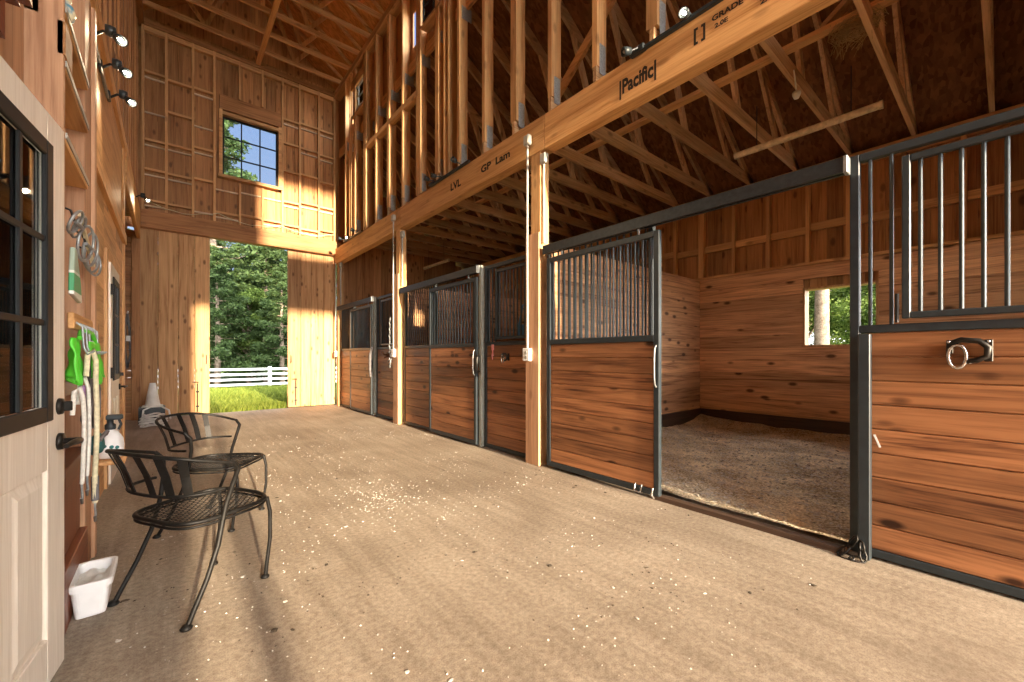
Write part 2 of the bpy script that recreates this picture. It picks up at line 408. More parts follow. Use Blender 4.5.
m.box(WX0 - .06, WX0, YE - .01, YE + .12, WZ0 - .06, WZ1 + .1); m.box(WX1, WX1 + .06, YE - .01, YE + .12, WZ0 - .06, WZ1 + .1)
m.box(WX0, WX1, YE - .01, YE + .12, WZ1, WZ1 + .07); m.box(WX0 - .08, WX1 + .08, YE - .03, YE + .12, WZ0 - .06, WZ0)
m.build('window_frame', W['firX'], w1)
m = MB(); yy = YE + .1
for x in (WX0 + .018, WX1 - .018): m.box(x - .018, x + .018, yy - .02, yy + .02, WZ0, WZ1)
for z in (WZ0 + .018, WZ1 - .018): m.box(WX0, WX1, yy - .02, yy + .02, z - .018, z + .018)
for k in (1, 2):
    x = WX0 + (WX1 - WX0) * k / 3; z = WZ0 + (WZ1 - WZ0) * k / 3
    m.box(x - .011, x + .011, yy - .015, yy + .015, WZ0, WZ1); m.box(WX0, WX1, yy - .015, yy + .015, z - .011, z + .011)
m.build('sash', M['trimdark'], w1)
m = MB(); m.box(WX0, WX1, yy - .003, yy + .003, WZ0, WZ1); m.build('pane', M['glass'], w1)
tag(w1, 'nine pane dark window high in the timber end wall', 'window')

# header beam over the end doorway
m = MB(); m.bbox(-.43, 3.2, YE - .10, YE + .09, 3.58, 3.915, .008)
tag(m.build('header_beam', W['headerX'], None), 'wide dark timber header across the end wall above the plank doors', 'beam', kind='thing')

# end doors (plank leaves, slid apart)
def plank_door(nm, x0, x1, ws, label, bolt_x, seed):
    d = struct(nm, ((x0 + x1) / 2, YE + .05, 0)); r_ = random.Random(seed); m = MB(); x = x0; tot = sum(ws)
    for w in ws:
        ww = (x1 - x0) * w / tot
        m.bbox(x + .002, x + ww - .002, YE + .03, YE + .065, .02, 3.62, .008); x += ww
    m.build('plank', W['pineZ'], d)
    m = MB()
    for z in (.35, 1.8, 3.25): m.box(x0, x1, YE + .067, YE + .10, z - .07, z + .07)
    m.build('ledger', W['pineX'], d)
    m = MB(); m.tube([(bolt_x, YE + .015, .06), (bolt_x, YE + .015, .62), (bolt_x + .01, YE - .03, .66), (bolt_x - .08, YE - .03, .665)], .009)
    for z in (.16, .45): m.box(bolt_x - .025, bolt_x + .025, YE, YE + .03, z, z + .03)
    m.build('drop_bolt', M['darkmetal'], d)
    hx = x1 - .06 if bolt_x > (x0 + x1) / 2 else x0 + .06
    m = MB(); m.tube([(hx, YE + .03, 1.02), (hx, YE - .02, 1.05), (hx, YE - .02, 1.17), (hx, YE + .03, 1.20)], .008); m.build('pull_handle', M['darkmetal'], d)
    tag(d, label, 'door'); return d
DX0, DX1 = end_x(210), end_x(288)
plank_door('door_1', -.42, DX0, [1.0, 1.15, 1.0, .95], 'four plank pine barn door leaf beside the traffic cone', DX0 - .2, 4)
plank_door('door_2', DX1, 3.1, [.75, .6, .75, .8], 'sunlit pine barn door leaf beside the far stall', DX1 + .16, 9)

# --- recess on the sitting side and its siding
m = MB(); z = 0
while z < 3.4: m.bbox(-2.6, -.45, YE - .02, YE + .02, z + .002, z + .128, .004); z += .13
m.build('wall_recess', W['headerX'], None, kind='structure')
m = MB(); m.box(-2.65, -2.55, 7.0, YE, 0, 3.9); m.build('wall_recess_back', W['sidingY'], None, kind='structure')
m = MB(); m.box(-2.6, -.5, 7.0, YE, 3.75, 3.85); m.build('ceiling_recess', W['sidingX'], None, kind='structure')
m = MB(); m.bbox(-.53, -.41, YE - .14, YE - .03, 0, 3.4); tag(m.build('corner_post', W['headerZ'], None), 'dark corner post between recess siding and plank door', 'post', kind='thing')

# --- sitting-side wall (tack room block)
wl = struct('wall_left')
def wplank(mb, y0, y1, z0, z1, x=XL, t=.025):
    mb.box(x - t, x, y0, y1, z0, z1)
DO0, DO1 = 5.16, 6.06            # far white door
m = MB(); z = 0; hz = .22
while z < 2.6:
    z1 = min(z + hz, 2.6)
    wplank(m, 3.45, DO0 - .09, z, z1 - .003)
    if z1 > 2.08: wplank(m, DO0 - .09, DO1 + .09, max(z, 2.14), z1 - .003)
    wplank(m, DO1 + .09, 7.0, z, z1 - .003); z = z1
m.build('board_siding', W['firY'], wl)
m = MB(); y = 3.35
for w in (1.22, 1.22, 1.26): wplank(m, y, y + w - .006, 2.66, 3.72); y += w
m.build('plywood_panel', W['beamY'], wl)
m = MB(); m.box(XL - .03, XL + .035, 2.5, 7.02, 2.56, 2.67); m.box(XL - .03, XL + .03, 2.5, 7.02, 3.72, 3.86); m.build('horizontal_trim', W['firY'], wl)
m = MB(); m.box(XL - .03, XL + .02, 6.92, 7.04, 0, 3.86); m.box(XL - .03, XL + .03, 3.44, 3.56, 0, 3.72); m.build('corner_board', W['firZ'], wl)
m = MB(); m.box(XL - .14, XL - .03, 3.4, DO0 - .05, 0, 3.85); m.box(XL - .14, XL - .03, DO1 + .05, 7.02, 0, 3.85); m.box(XL - .14, XL - .03, DO0 - .05, DO1 + .05, 2.1, 3.85)
m.build('wall_core', W['firZ'], wl)
m = MB(); m.box(-2.6, XL - .03, 6.98, 7.04, 0, 3.85); m.build('return_siding', W['firX'], wl)
# upper part : vertical boards
m = MB(); y = 1.0; i = 0
while y < YE + .1:
    w = .19 + .03 * (i % 3); m.box(XL - .05, XL - .025, y + .003, y + w - .003, 3.86, 7.5)
    if i % 2 == 0: m.box(XL - .026, XL - .005, y - .03, y + .03, 3.86, 7.5)
    y += w; i += 1
m.box(XL - .08, XL - .052, 1, YE + .1, 3.8, 7.6)
m.build('upper_siding', W['sidingZ'], wl)
m = MB(); m.box(XL - .03, XL + .08, 1.0, YE, 7.40, 7.5); m.build('top_plate', W['headerY'], wl)
m = MB(); m.bbox(XL - .02, XL + .035, 7.05, YE - .145, 3.34, 3.855, .008)
tag(m.build('loft_beam', W['beamY'], None), 'timber beam bridging the recess beside the plank door', 'beam', kind='thing')
# near part beside and behind the open door
wn = struct('wall_left_near')
m = MB()
for k, (y0, y1) in enumerate(((1.28, 1.42), (2.34, 2.48))): m.box(XL - .11, XL + .0, y0, y1, 0, 3.86)
m.box(XL - .11, XL, 1.42, 2.34, 2.14, 3.86); m.box(XL - .11, XL, -.14, 1.28, 0, 3.86)
m.build('framing_panel', W['pinkZ'], wn)
m = MB(); m.box(XL - .01, XL + .055, 1.22, 1.96, 2.14, 2.30); m.box(XL - .01, XL + .10, 1.18, 2.02, 2.30, 2.335); m.box(XL - .01, XL + .08, 1.2, 1.99, 2.27, 2.30); m.build('door_cornice', W['mahogY'], wn)
m = MB(); m.box(XL - .10, XL - .02, 2.26, 2.345, 0, 2.14); m.box(XL - .10, XL - .02, 1.42, 1.47, 0, 2.14); m.box(XL - .06, -.392, 2.482, 2.498, 0, 2.14); m.build('door_jamb', M['jambwhite'], wn)
m = MB(); m.box(XL - .10, XL - .075, 2.48, 3.45, 3.18, 3.86); m.build('header_panel', W['pinkY'], wn)
# small tack room behind the open door
wt = struct('wall_tack_room')
m = MB()
for k in range(16):
    for a_, b_ in (((-.1, 1.1), (2.5, 3.4)) if 5 <= k <= 11 else ((-.1, 3.4),)): m.box(-2.05, -2.0, a_, b_, k * .17 + .003, k * .17 + .167)
m.build('room_boards', W['mahogY'], wt)
m = MB(); m.box(-2.05, XL - .11, 3.36, 3.42, 0, 2.75); m.box(-2.05, XL - .11, -.1, -.04, 0, 2.75); m.build('side_boards', W['oldboardZ'], wt)
m = MB(); m.box(-2.05, XL - .11, -.1, 3.42, 2.72, 2.78); m.build('room_ceiling', W['pineX'], wt)
m = MB()
for a_, b_ in ((-.585, -.50), (-.80, -.64)):
    for q in range(6): m.cyl((a_ + (b_ - a_) * (q + .5) / 6, 3.335, .1), (a_ + (b_ - a_) * (q + .5) / 6, 3.335, 2.2), (b_ - a_) / 10, 8)
m.build('white_curtain', M['paleblue'], wt)

# --- aisle ceiling
cl = struct('ceiling')
ZR, XC = 8.95, 1.32
def slope_panel(m, x0, z0, x1, z1, y0, y1, t=.02):
    m.sheet([(x0, z0), (x1, z1), (x1, z1 + t), (x0, z0 + t)], 'Y', y0, y1)
m = MB()
for y in (-5.04, -2.6, -.16, 2.28, 4.72, 7.16, 9.60):
    y1 = min(y + 2.44, YE + .5)
    slope_panel(m, -.75, 7.47, XC, ZR, y, y1); slope_panel(m, XC, ZR, 3.4, 7.47, y, y1)
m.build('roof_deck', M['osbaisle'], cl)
for k in range(8):
    y = 9.92 - .6 * k
    t = thing('ceiling_truss', f'{ORD[k]} timber truss under the high ceiling, counted from the end wall', 'truss', (1.32, y, 7.5), 'high ceiling trusses')
    m = MB(); m.box(-.46, 3.2, y - .02, y + .02, 7.5, 7.59); m.build('bottom_chord', W['firX'], t)
    for s in (-1, 1):
        m = MB(); m.bar((XC + s * 1.99, y, 7.52), (XC, y, ZR - .06), .04, .09, (s * .58, 0, .8)); m.build('top_chord', W['firX'], t)
    for a, b in ((.55, .95), (1.32, 1.32), (2.1, 1.7)):
        zb = 7.47 + (ZR - 7.47) * (1 - abs(b - XC) / 2.05) - .08
        m = MB(); m.bar((a, y, 7.57), (b, y, zb), .038, .07, (1, 0, 0)); m.build('web', W['firZ'], t)
    for s in (-1, 1):
        m = MB(); m.bar((XC + s * .78, y, 7.57), (XC + s * 1.15, y, 7.47 + (ZR - 7.47) * (1 - 1.15 / 2.05) - .06), .038, .07, (1, 0, 0)); m.build('web', W['firZ'], t)
m = MB(); m.box(1.43, 1.52, 5.6, YE, 7.455, 7.498); tag(m.build('ceiling_brace', W['beamY'], None), 'pale lengthwise brace nailed under the high ceiling trusses', 'brace', kind='thing')

# --- stall-side upper wall (above the long beam) and clerestory windows
BZ0, BZ1 = 3.37, 3.735
wu = struct('wall_right_upper')
CW = [(5.25, 5.9), (8.45, 9.1)]; CZ0, CZ1 = 6.43, 6.90
m = MB(); y = -5; i = 0
while y < YE + .1:
    w = .21 + .02 * (i % 3); y1 = y + w - .005; segs = [(6.02, 7.5)]
    for a, b in CW:
        if y1 > a and y < b + .4: segs = [(6.02, CZ0), (CZ1 + .12, 7.5)]
    for z0, z1 in segs: m.box(XR + .15, XR + .17, y, y1, z0, z1)
    y += w; i += 1
m.build('upper_siding', W['sidingZ'], wu)
m = MB(); m.box(XR - .01, XR + .15, -2.6, YE, 7.36, 7.40); m.box(XR - .01, XR + .15, -2.6, YE, 7.405, 7.445); m.box(XR - .01, XR + .15, -2.6, YE, 7.45, 7.495); m.build('top_plate', W['firY'], wu)
m = MB(); m.box(XR + .11, XR + .15, -2.6, YE, 5.98, 6.16); m.build('roof_ledger', W['firY'], wu)
m = MB(); yk = .1 + .59 * 10
for k in range(4):
    m.box(XR + .0, XR + .10, yk + .025, yk + .565, 5.36 + .012 * (k % 2), 5.45 + .012 * (k % 2)); yk += .59
m.build('blocking', W['firY'], wu)
for n, (a, b) in enumerate(CW):
    m = MB()
    for y in (a - .16, a - .05): m.box(XR, XR + .14, y - .02, y + .02, BZ1 + .02, 7.36)
    for y in (b + .05, b + .16): m.box(XR, XR + .03, y - .02, y + .02, BZ1 + .02, 7.36)
    m.build('trimmer_stud', W['firZ'], wu)
    m = MB(); m.box(XR, XR + .14, a - .03, b + .03, CZ0 - .09, CZ0 - .05); m.box(XR - .0, XR + .14, a - .03, b + .03, CZ1 + .05, CZ1 + .24); m.build('window_header', W['firY'], wu)
    w = struct(f'window_{n + 2}'); m = MB()
    for y in (a + .015, b - .015): m.box(XR + .02, XR + .05, y - .015, y + .015, CZ0 - .04, CZ1 + .04)
    for z in (CZ0, CZ1): m.box(XR + .02, XR + .05, a + .03, b - .03, z - .02, z + .02)
    m.box(XR + .028, XR + .042, (a + b) / 2 - .01, (a + b) / 2 + .01, CZ0, CZ1); m.box(XR + .028, XR + .042, a, b, (CZ0 + CZ1) / 2 - .01, (CZ0 + CZ1) / 2 + .01)
    m.build('sash', M['trimdark'] if n == 0 else M['fence'], w)
    m = MB(); m.box(XR + .033, XR + .037, a, b, CZ0, CZ1); m.build('pane', M['glass'], w)
    tag(w, ['small square window at the top edge, above the upper studs', 'small four pane window high in the stud wall near the end wall'][n], 'window')

# long laminated beam
m = MB()
for y0, y1 in ((-.6, 3.13), (3.135, 6.66), (6.665, YE - .02)): m.bbox(XR, XR + .14, y0, y1, BZ0, BZ1, .006)
lb = m.build('laminated_beam', W['beamY'], None)
tag(lb, 'long orange laminated beam with black ink stamps above the stalls', 'beam', kind='thing')
def stamp(txt, y, z, size, sx=1.0):
    cu = bpy.data.curves.new('printed_stamp', 'FONT'); cu.body = txt; cu.size = size; cu.offset = size * .035; cu.extrude = .0004; cu.space_character = 1.0
    t = bpy.data.objects.new('printed_stamp_curve', cu); COL.objects.link(t)
    dg = bpy.context.evaluated_depsgraph_get(); me = bpy.data.meshes.new_from_object(t.evaluated_get(dg)); bpy.data.objects.remove(t)
    mat = Matrix(((0, 0, -1, XR - .0012), (-1, 0, 0, y), (0, 1, 0, z), (0, 0, 0, 1)))
    me.transform(Matrix.Translation(-Vector(lb['_o'])) @ mat @ Matrix.Diagonal((sx, 1, 1, 1)))
    me.materials.clear(); me.materials.append(M['stamp'])
    o = bpy.data.objects.new('printed_stamp', me); COL.objects.link(o); o.parent = lb; return o
STAMPS = True

# outer stall wall (back of the stalls) with window opening
OX = 6.65; SW = (1.0, 1.78, 1.30, 2.10)
wo = struct('wall_right')
m = MB(); z = .0; i = 0
while z < 2.41:
    z1 = min(z + .185, 2.41); cuts = [(-.38, YE)]
    if z1 > SW[2] + .01 and z < SW[3] - .01: cuts = [(-.38, SW[0]), (SW[1], YE)]
    for a, b in cuts:
        # boards butt on the partitions
        for p0, p1 in ((-.38, 3.2), (3.25, 6.72), (6.77, YE)):
            s0, s1 = max(a, p0), min(b, p1)
            if s1 - s0 > .02: m.box(OX, OX + .035, s0, s1, z + .002, z1 - .002)
    z = z1
m.build('lining_board', W['oldboardY'], wo)
m = MB(); m.box(OX - .03, OX, -.38, 3.2, .02, .33); m.build('kick_board', W['kick'], wo)
m = MB(); m.box(OX, OX + .14, -.38, YE, 2.412, 2.45); m.box(OX - .01, OX + .15, -.38, YE, 3.60, 3.735); m.build('wall_plate', W['firY'], wo)
y = -.2; k = 0
while y < YE:
    m = MB(); dbl = .085 if k % 4 == 3 else .042
    m.box(OX + .036, OX + .12, y, y + dbl, 2.45, 3.6); m.build('stud', W['firZ'], wo); y += .48; k += 1
m = MB()
rr = random.Random(5); y = -.2
while y < YE - .5:
    z = 2.85 + rr.choice((0, .03)); m.box(OX + .06, OX + .11, y + .05, y + .475, z, z + .1); y += .48
m.build('blocking', W['firY'], wo)
m = MB(); y = -.38; i = 0
while y < YE + .1:
    w = .17 + .025 * (i % 3); y1 = y + w - .004; segs = [(0, 3.735)]
    if y1 > SW[0] and y < SW[1]: segs = [(0, SW[2]), (SW[3], 3.735)]
    for z0, z1 in segs: m.box(OX + .13, OX + .155, y, y1, z0, z1)
    y += w; i += 1
m.build('board_siding', W['sidingZ'], wo)
m = MB(); m.box(OX + .156, OX + .17, -.4, SW[0], 0, 3.735); m.box(OX + .156, OX + .17, SW[1], YE, 0, 3.735); m.box(OX + .156, OX + .17, SW[0], SW[1], 0, SW[2]); m.box(OX + .156, OX + .17, SW[0], SW[1], SW[3], 3.735)
m.build('outer_skin', W['sidingZ'], wo)
w4 = struct('window_4'); m = MB()
m.box(OX - .012, OX + .16, SW[0], SW[0] + .025, SW[2], SW[3]); m.box(OX - .012, OX + .16, SW[1] - .025, SW[1], SW[2], SW[3])
m.box(OX - .012, OX + .16, SW[0] + .025, SW[1] - .025, SW[2], SW[2] + .025); m.box(OX - .012, OX + .16, SW[0] + .025, SW[1] - .025, SW[3] - .025, SW[3])
m.build('window_frame', W['pineZ'], w4)
tag(w4, 'open square window hole in the back wall of the open stall', 'window')

# partitions between stalls, and the closed near side
def partition(nm, y0, y1, zt, kick=None):
    p = struct(nm); m = MB(); z = 0
    while z < zt - .02:
        z1 = min(z + .185, zt); m.box(XR + .14, OX - .002, y0, y1, z + .002, z1 - .002); z = z1
    m.build('lining_board', W['oldboardX'], p)
    if kick:
        m = MB(); m.box(XR + .16, OX - .032, y0 - .03, y0 - .001, .02, .33); m.build('kick_board', W['kickX'], p)
partition('wall_stall_middle', 3.2, 3.25, 2.41, True)
partition('wall_stall_far', 6.72, 6.77, 2.41)
partition('wall_stall_near', -.43, -.385, 1.33)
m = MB(); m.box(XR + .14, OX, -.43, -.385, 2.38, 3.7)
m.build('wall_stall_near_upper', W['oldboardX'], None, kind='structure')  # unseen wall, added above the bars to keep the sun out
m = MB(); x = XR + .22
while x < OX: m.cyl((x, -.41, 1.33), (x, -.41, 2.38), .0095, 8); x += .085
m.build('wall_stall_near_grille', M['bar'], None, kind='structure')  # unseen bars, added to let sky light into the open stall
m = MB()
k = 0; y = XR + .15
while y < 6.95: m.box(y, y + .2, YE + .02, YE + .05, 0, 6.1 - .66 * (y - XR)); y += .205
m.build('wall_stall_end', W['sidingZ'], None, kind='structure')
m = MB(); m.sheet([(XR + .12, 3.7), (OX + .16, 3.7), (XR + .12, 6.1)], 'Y', -.46, -.43); m.build('wall_gable_side', W['sidingX'], None, kind='structure')  # unseen gable, added to block the sun from the roof space

# lean-to roof
RS = (3.76 - 6.12) / (OX + .15 - XR - .15)
def rz_(x): return 6.12 + RS * (x - XR - .15)
cr = struct('ceiling_stalls'); m = MB()
y = -5.36
while y < YE + .2:
    y1 = min(y + 2.44, YE + .3)
    slope_panel(m, XR + .155, rz_(XR + .155), 5.0, rz_(5.0), y, y1); slope_panel(m, 5.005, rz_(5.005), 7.15, rz_(7.15), y, y1); y += 2.44
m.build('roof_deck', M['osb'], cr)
for k in range(17):
    y = .1 + .59 * k
    t = thing('roof_truss', f'{ORD[k]} sloping timber truss above the stalls, counted from the open stall', 'truss', (XR, y, BZ1), 'trusses above the stalls')
    m = MB(); m.box(XR + .0, OX + .14, y - .02, y + .02, BZ1, BZ1 + .14); m.build('bottom_chord', W['trussX'], t)
    a, b = (XR + .15, y, rz_(XR + .15) - .09), (OX + .14, y, rz_(OX + .14) - .03)
    m = MB(); m.bar(a, b, .04, .14, (.56, 0, .83)); m.build('top_chord', W['trussX'], t)
    m = MB(); dd = .05 if k % 3 == 0 else .028
    m.box(XR + .0, XR + .14, y - dd, y + dd, BZ1 + .141, 7.358); m.build('upright_stud', W['firZ'], t)
    for xa, xb in ((4.75, 4.05), (5.95, 5.35)):
        m = MB(); m.bar((xa, y, BZ1 + .12), (xb, y, rz_(xb) - .1), .038, .09, (1, 0, 0)); m.build('web', W['trussZ'], t)
    m = MB(); m.box(XR + .035, XR + .125, y - dd - .004, y - dd - .001, BZ1 + .08, BZ1 + .36); m.build('gusset_plate', M['plate'], t)
    m = MB(); m.box(XR + .04, XR + .2, y - dd - .004, y - dd - .001, 5.82, 6.0); m.build('gusset_plate', M['plate'], t)
# braces
m = MB(); m.box(4.18, 4.27, -.3, YE - .2, BZ1 + .142, BZ1 + .18); tag(m.build('lengthwise_brace', W['beamY'], None), 'long pale brace lying across the stall trusses', 'brace', kind='thing')
m = MB(); m.bar((3.28, 3.25, 3.96), (3.28, 1.45, 5.4), .04, .09, (0, .6, .8)); tag(m.build('diagonal_brace', W['firY'], None), 'diagonal brace rising behind the studs by the stamped beam', 'brace', kind='thing')
m = MB(); m.bar((4.25, 1.0, 3.93), (4.55, .05, 4.9), .04, .09, (1, 0, 0)); tag(m.build('short_brace', W['trussY'], None), 'short diagonal brace beside the straw nest above the stall', 'brace', kind='thing')

# near gable : large doorway and window behind the camera
g = struct('wall_near'); m = MB(); GY = -5.0; JX = -.23; HZ = 5.15
m.box(-3.2, JX, GY - .05, GY, 0, 9.2); m.box(XR + .1, 6.9, GY - .05, GY, 0, 9.2)
m.box(JX, XR + .1, GY - .05, GY, HZ, 6.5); m.box(JX, .9, GY - .05, GY, 6.5, 8.05); m.box(2.55, XR + .1, GY - .05, GY, 6.5, 8.05); m.box(JX, XR + .1, GY - .05, GY, 8.05, 9.2)
m.build('gable_board', W['sidingZ'], g)
m = MB(); m.box(-.04, .07, GY - .05, GY + .05, 0, HZ); m.build('shadow_post', W['firZ'], g)  # post added out of view to cast the shadow band on the floor
m = MB(); m.box(XR + .15, XR + .18, GY, -.46, 2.6, 9.0); m.box(XR + .15, XR + .18, -2.2, -.46, 0, 2.6); m.build('wall_right_near', W['sidingZ'], None, kind='structure')
m = MB(); m.box(XL - .2, XL - .14, GY, 1.0, 3.8, 7.6); m.box(XL - .2, XL - .14, GY, -.14, 0, 3.8); m.build('wall_left_rear', W['sidingZ'], None, kind='structure')
# ------------------------------------------------------------------ posts and conduits
def post(y0, y1, zs, label, clad=True):
    t = thing('wooden_post', label, 'post', (XR + .07, (y0 + y1) / 2, 0), 'aisle posts', 'thing')
    m = MB(); m.bbox(XR + .01, XR + .14, y0 + .01, y1 - .05, 0, BZ0 - .001, .005); m.build('shaft', W['firZ'], t)
    if clad:
        m = MB(); m.bbox(XR - .025, XR + .008, y0, y1, 0, zs, .004); m.build('facing_board', W['pinkZ'], t)
    return t
post(3.19, 3.40, 2.5, 'pale timber post between the half-open stall and the closed sliding door')
post(6.70, 6.90, 2.6, 'timber post with outlet box between the two closed stalls')
post(10.05, 10.22, 2.4, 'slim timber post against the end wall by the far stall', False)
def conduit(y, z0, z1, label, x=XR - .045, outlet=True, box=True, r=.012):
    t = thing('electrical_conduit', label, 'conduit', (x, y, z0), 'grey conduits on the posts')
    m = MB(); m.tube([(x, y, z0 + .02), (x, y + .004, (z0 + z1) / 2), (x, y, z1 - .02)], r); m.build('pipe', M['pvc'], t)
    if box: m = MB(); m.bbox(x - .03, x + .03, y - .045, y + .045, z1 - .05, z1 + .06, .012); m.build('junction_box', M['pvc'], t)
    if outlet:
        m = MB(); m.bbox(x - .025, x + .02, y - .055, y + .06, z0 - .08, z0 + .06, .008); ob = m.build('outlet_box', M['whiteplastic'], t)
        m = MB()
        for z in (-.04, .01): m.cyl((x - .028, y, z0 + z), (x - .0245, y, z0 + z), .018, 12)
        m.build('socket_face', M['pvc'], ob)
conduit(3.345, 1.20, 3.52, 'tall grey conduit ending in a white outlet box on the pale timber post')
conduit(3.165, 2.36, 3.28, 'short grey conduit from beam to sliding door track', x=XR + .03, outlet=False)
conduit(6.84, 1.24, 3.58, 'tall grey conduit ending in an outlet box between the two closed stalls')
conduit(6.64, 2.36, 3.26, 'short grey conduit above the bars of the closed middle stall', x=XR + .03, outlet=False)
conduit(10.16, 1.24, 3.4, 'grey conduit with outlet box against the end wall', x=XR - .02, box=False)
conduit(9.95, 2.36, 3.3, 'short grey conduit over the far stall bars', x=XR + .03, outlet=False, r=.016)

# ------------------------------------------------------------------ stall fronts
PX = XR + .07           # face of the fixed panels
ZT, ZM = 2.33, 1.33     # top, middle rail
def bars(parent, y0, y1, z0, z1, x, n, r=.0095):
    for k in range(n):
        y = y0 + (y1 - y0) * (k + .5) / n
        m = MB(); m.cyl((x, y, z0), (x, y, z1), r, 8); m.build('bar', M['bar'], parent)
def planks(mb, y0, y1, z0, z1, x0, x1, h=.133):
    n = max(1, round((z1 - z0) / h)); hh = (z1 - z0) / n
    for k in range(n): mb.bbox(x0, x1, y0, y1, z0 + k * hh + .0015, z0 + (k + 1) * hh - .0015, .005)
def frame(mb, x, y0, y1, zs, w=.045, d=.045):
    mb.bbox(x, x + d, y0, y0 + w, zs[0], zs[-1], .004); mb.bbox(x, x + d, y1 - w, y1, zs[0], zs[-1], .004)
    for k, z in enumerate(zs):
        a = z if k == 0 else z - w if k == len(zs) - 1 else z - w / 2
        mb.bbox(x, x + d, y0 + w, y1 - w, a, a + w, .004)
def fixed_panel(y0, y1, label, nb, hatch=None, x=PX, zt=ZT):
    t = thing('stall_front_panel', label, 'stall panel', (x, (y0 + y1) / 2, .01), 'fixed stall front panels')
    m = MB(); frame(m, x, y0, y1, [.015, ZM, zt]); m.build('steel_frame', M['black'], t)
    m = MB(); planks(m, y0 + .045, y1 - .045, .06, ZM - .024, x + .008, x + .038); m.build('wood_infill', W['stallY'], t)
    a, b, za, zb = y0 + .045, y1 - .045, ZM + .022, zt - .045
    if hatch is None: bars(t, a, b, za, zb, x + .022, nb)
    else:
        h0, h1, nh = hatch
        if h0 - a > .05: bars(t, a, h0, za, zb, x + .022, max(1, round((h0 - a) / .078)))
        if b - h1 > .05: bars(t, h1, b, za, zb, x + .022, max(1, round((b - h1) / .078)))
        m = MB(); frame(m, x - .012, h0, h1, [ZM + .05, zt - .085], .035, .035); hf = m.build('feed_hatch', M['black'], t)
        bars(hf, h0 + .035, h1 - .035, ZM + .085, zt - .12, x + .008, nh)
        m = MB(); m.tube([(x - .004, h1 + .02 if b - h1 > .02 else h0 - .02, ZM + .03 + .04 * j) for j in range(5)], .008); m.build('hatch_hinge', M['darkmetal'], t)
    return t
def sliding_door(y0, y1, label, nb, x, frontmat='black'):
    t = thing('sliding_stall_door', label, 'stall door', (x, (y0 + y1) / 2, .03), 'sliding stall doors')
    m = MB(); frame(m, x, y0, y1, [.03, ZM - .01, 2.2], .05, .042); m.build('steel_frame', M[frontmat], t)
    m = MB(); planks(m, y0 + .05, y1 - .05, .08, ZM - .036, x + .008, x + .034); m.build('wood_infill', W['stallY'], t)
    bars(t, y0 + .05, y1 - .05, ZM + .014, 2.15, x + .02, nb)
    m = MB(); hy = y0 + .025; m.tube([(x, hy, 1.26), (x - .022, hy, 1.235), (x - .03, hy, 1.17), (x - .03, hy, 1.02), (x - .022, hy, .945), (x, hy, .92)], .0065)
    m.build('pull_handle', M['galv'], t)
    for yy in (y0 + .2, y1 - .2):
        m = MB(); m.cyl((x + .02, yy, 2.2), (x + .02, yy, 2.275), .010, 8); m.lathe([(.001, -.012), (.028, -.012), (.028, .012), (.001, .012)], (x + .02, yy, 2.285), 12, 'X', False); m.build('roller_hanger', M['galv'], t)
    return t
def track(y0, y1, x, label):
    m = MB()
    m.bbox(x - .012, x - .008, y0, y1, 2.25, 2.335, .001); m.bbox(x + .052, x + .056, y0, y1, 2.25, 2.335, .001); m.bbox(x - .012, x + .056, y0, y1, 2.336, 2.34, .001)
    m.bbox(x - .008, x + .010, y0, y1, 2.25, 2.254, .001); m.bbox(x + .034, x + .052, y0, y1, 2.25, 2.254, .001)
    t = thing('sliding_door_track', label, 'door track', (x + .02, (y0 + y1) / 2, 2.25), 'stall door tracks')
    m.build('channel', M['trackmetal'], t)
    m = MB(); m.bbox(x - .014, x + .058, y0 - .012, y0 + .01, 2.245, 2.345, .003); m.build('end_cap', M['galv'], t)
    return t
M['trackmetal'] = plain('dark_track_steel', (.028, .033, .038), .42, .4, .3, 30)
DXF = XR - .005          # face of sliding doors
# open stall, beside the camera
fixed_panel(-.372, .60, 'stall front panel with wide feed hatch and iron bracket by the open stall', 6, (-.30, .372, 8), zt=2.36)
fixed_panel(1.90, 3.17, 'fixed barred stall panel hidden behind the half-open sliding door', 16)
sliding_door(1.80, 3.09, 'slid-back barred stall door standing half open before the shavings', 16, DXF)
track(.605, 3.14, DXF, 'door track bridging the open stall doorway')
def steel_post(y, label, mat, x=XR + .03, zt=2.345):
    m = MB(); m.bbox(x, x + .055, y, y + .055, .005, zt, .004); return tag(m.build('steel_post', mat, None), label, 'post', 'steel stall posts', 'thing')
steel_post(.498, 'short black steel post at the edge of the open stall doorway', M['black'], XR + .012, 1.30)
m = MB(); m.box(XR + .0, XR + .06, .62, 1.88, .0, .035); tag(m.build('stall_sill', W['kick'], None), 'dark timber sill across the open stall doorway', 'sill', kind='thing')
# middle stall
fixed_panel(5.585, 6.66, 'fixed barred panel of the middle stall beside the outlet post', 14)
sliding_door(4.385, 5.64, 'closed sliding stall door of the middle stall with bright knotty planks', 16, DXF)
fixed_panel(3.42, 4.30, 'middle stall panel with feed hatch and pink tape by the pale post', 6, (3.46, 4.06, 8))
track(4.36, 6.66, DXF, 'door track over the closed sliding door of the middle stall')
mid_post = steel_post(4.318, 'pale grey steel post beside the closed middle sliding door', M['paintpost'])
# far stall
fixed_panel(9.17, 10.12, 'fixed dark meshed panel of the far stall against the end wall', 13)
sliding_door(7.98, 9.22, 'closed sliding door of the far stall near the end wall', 16, DXF)
fixed_panel(6.92, 7.90, 'far stall panel with rusty hook beside the outlet post', 6, (6.98, 7.66, 9))
track(7.95, 10.12, DXF, 'door track over the far stall')
steel_post(7.915, 'pale grey steel post at the far stall with a dangling strap', M['paintpost'])

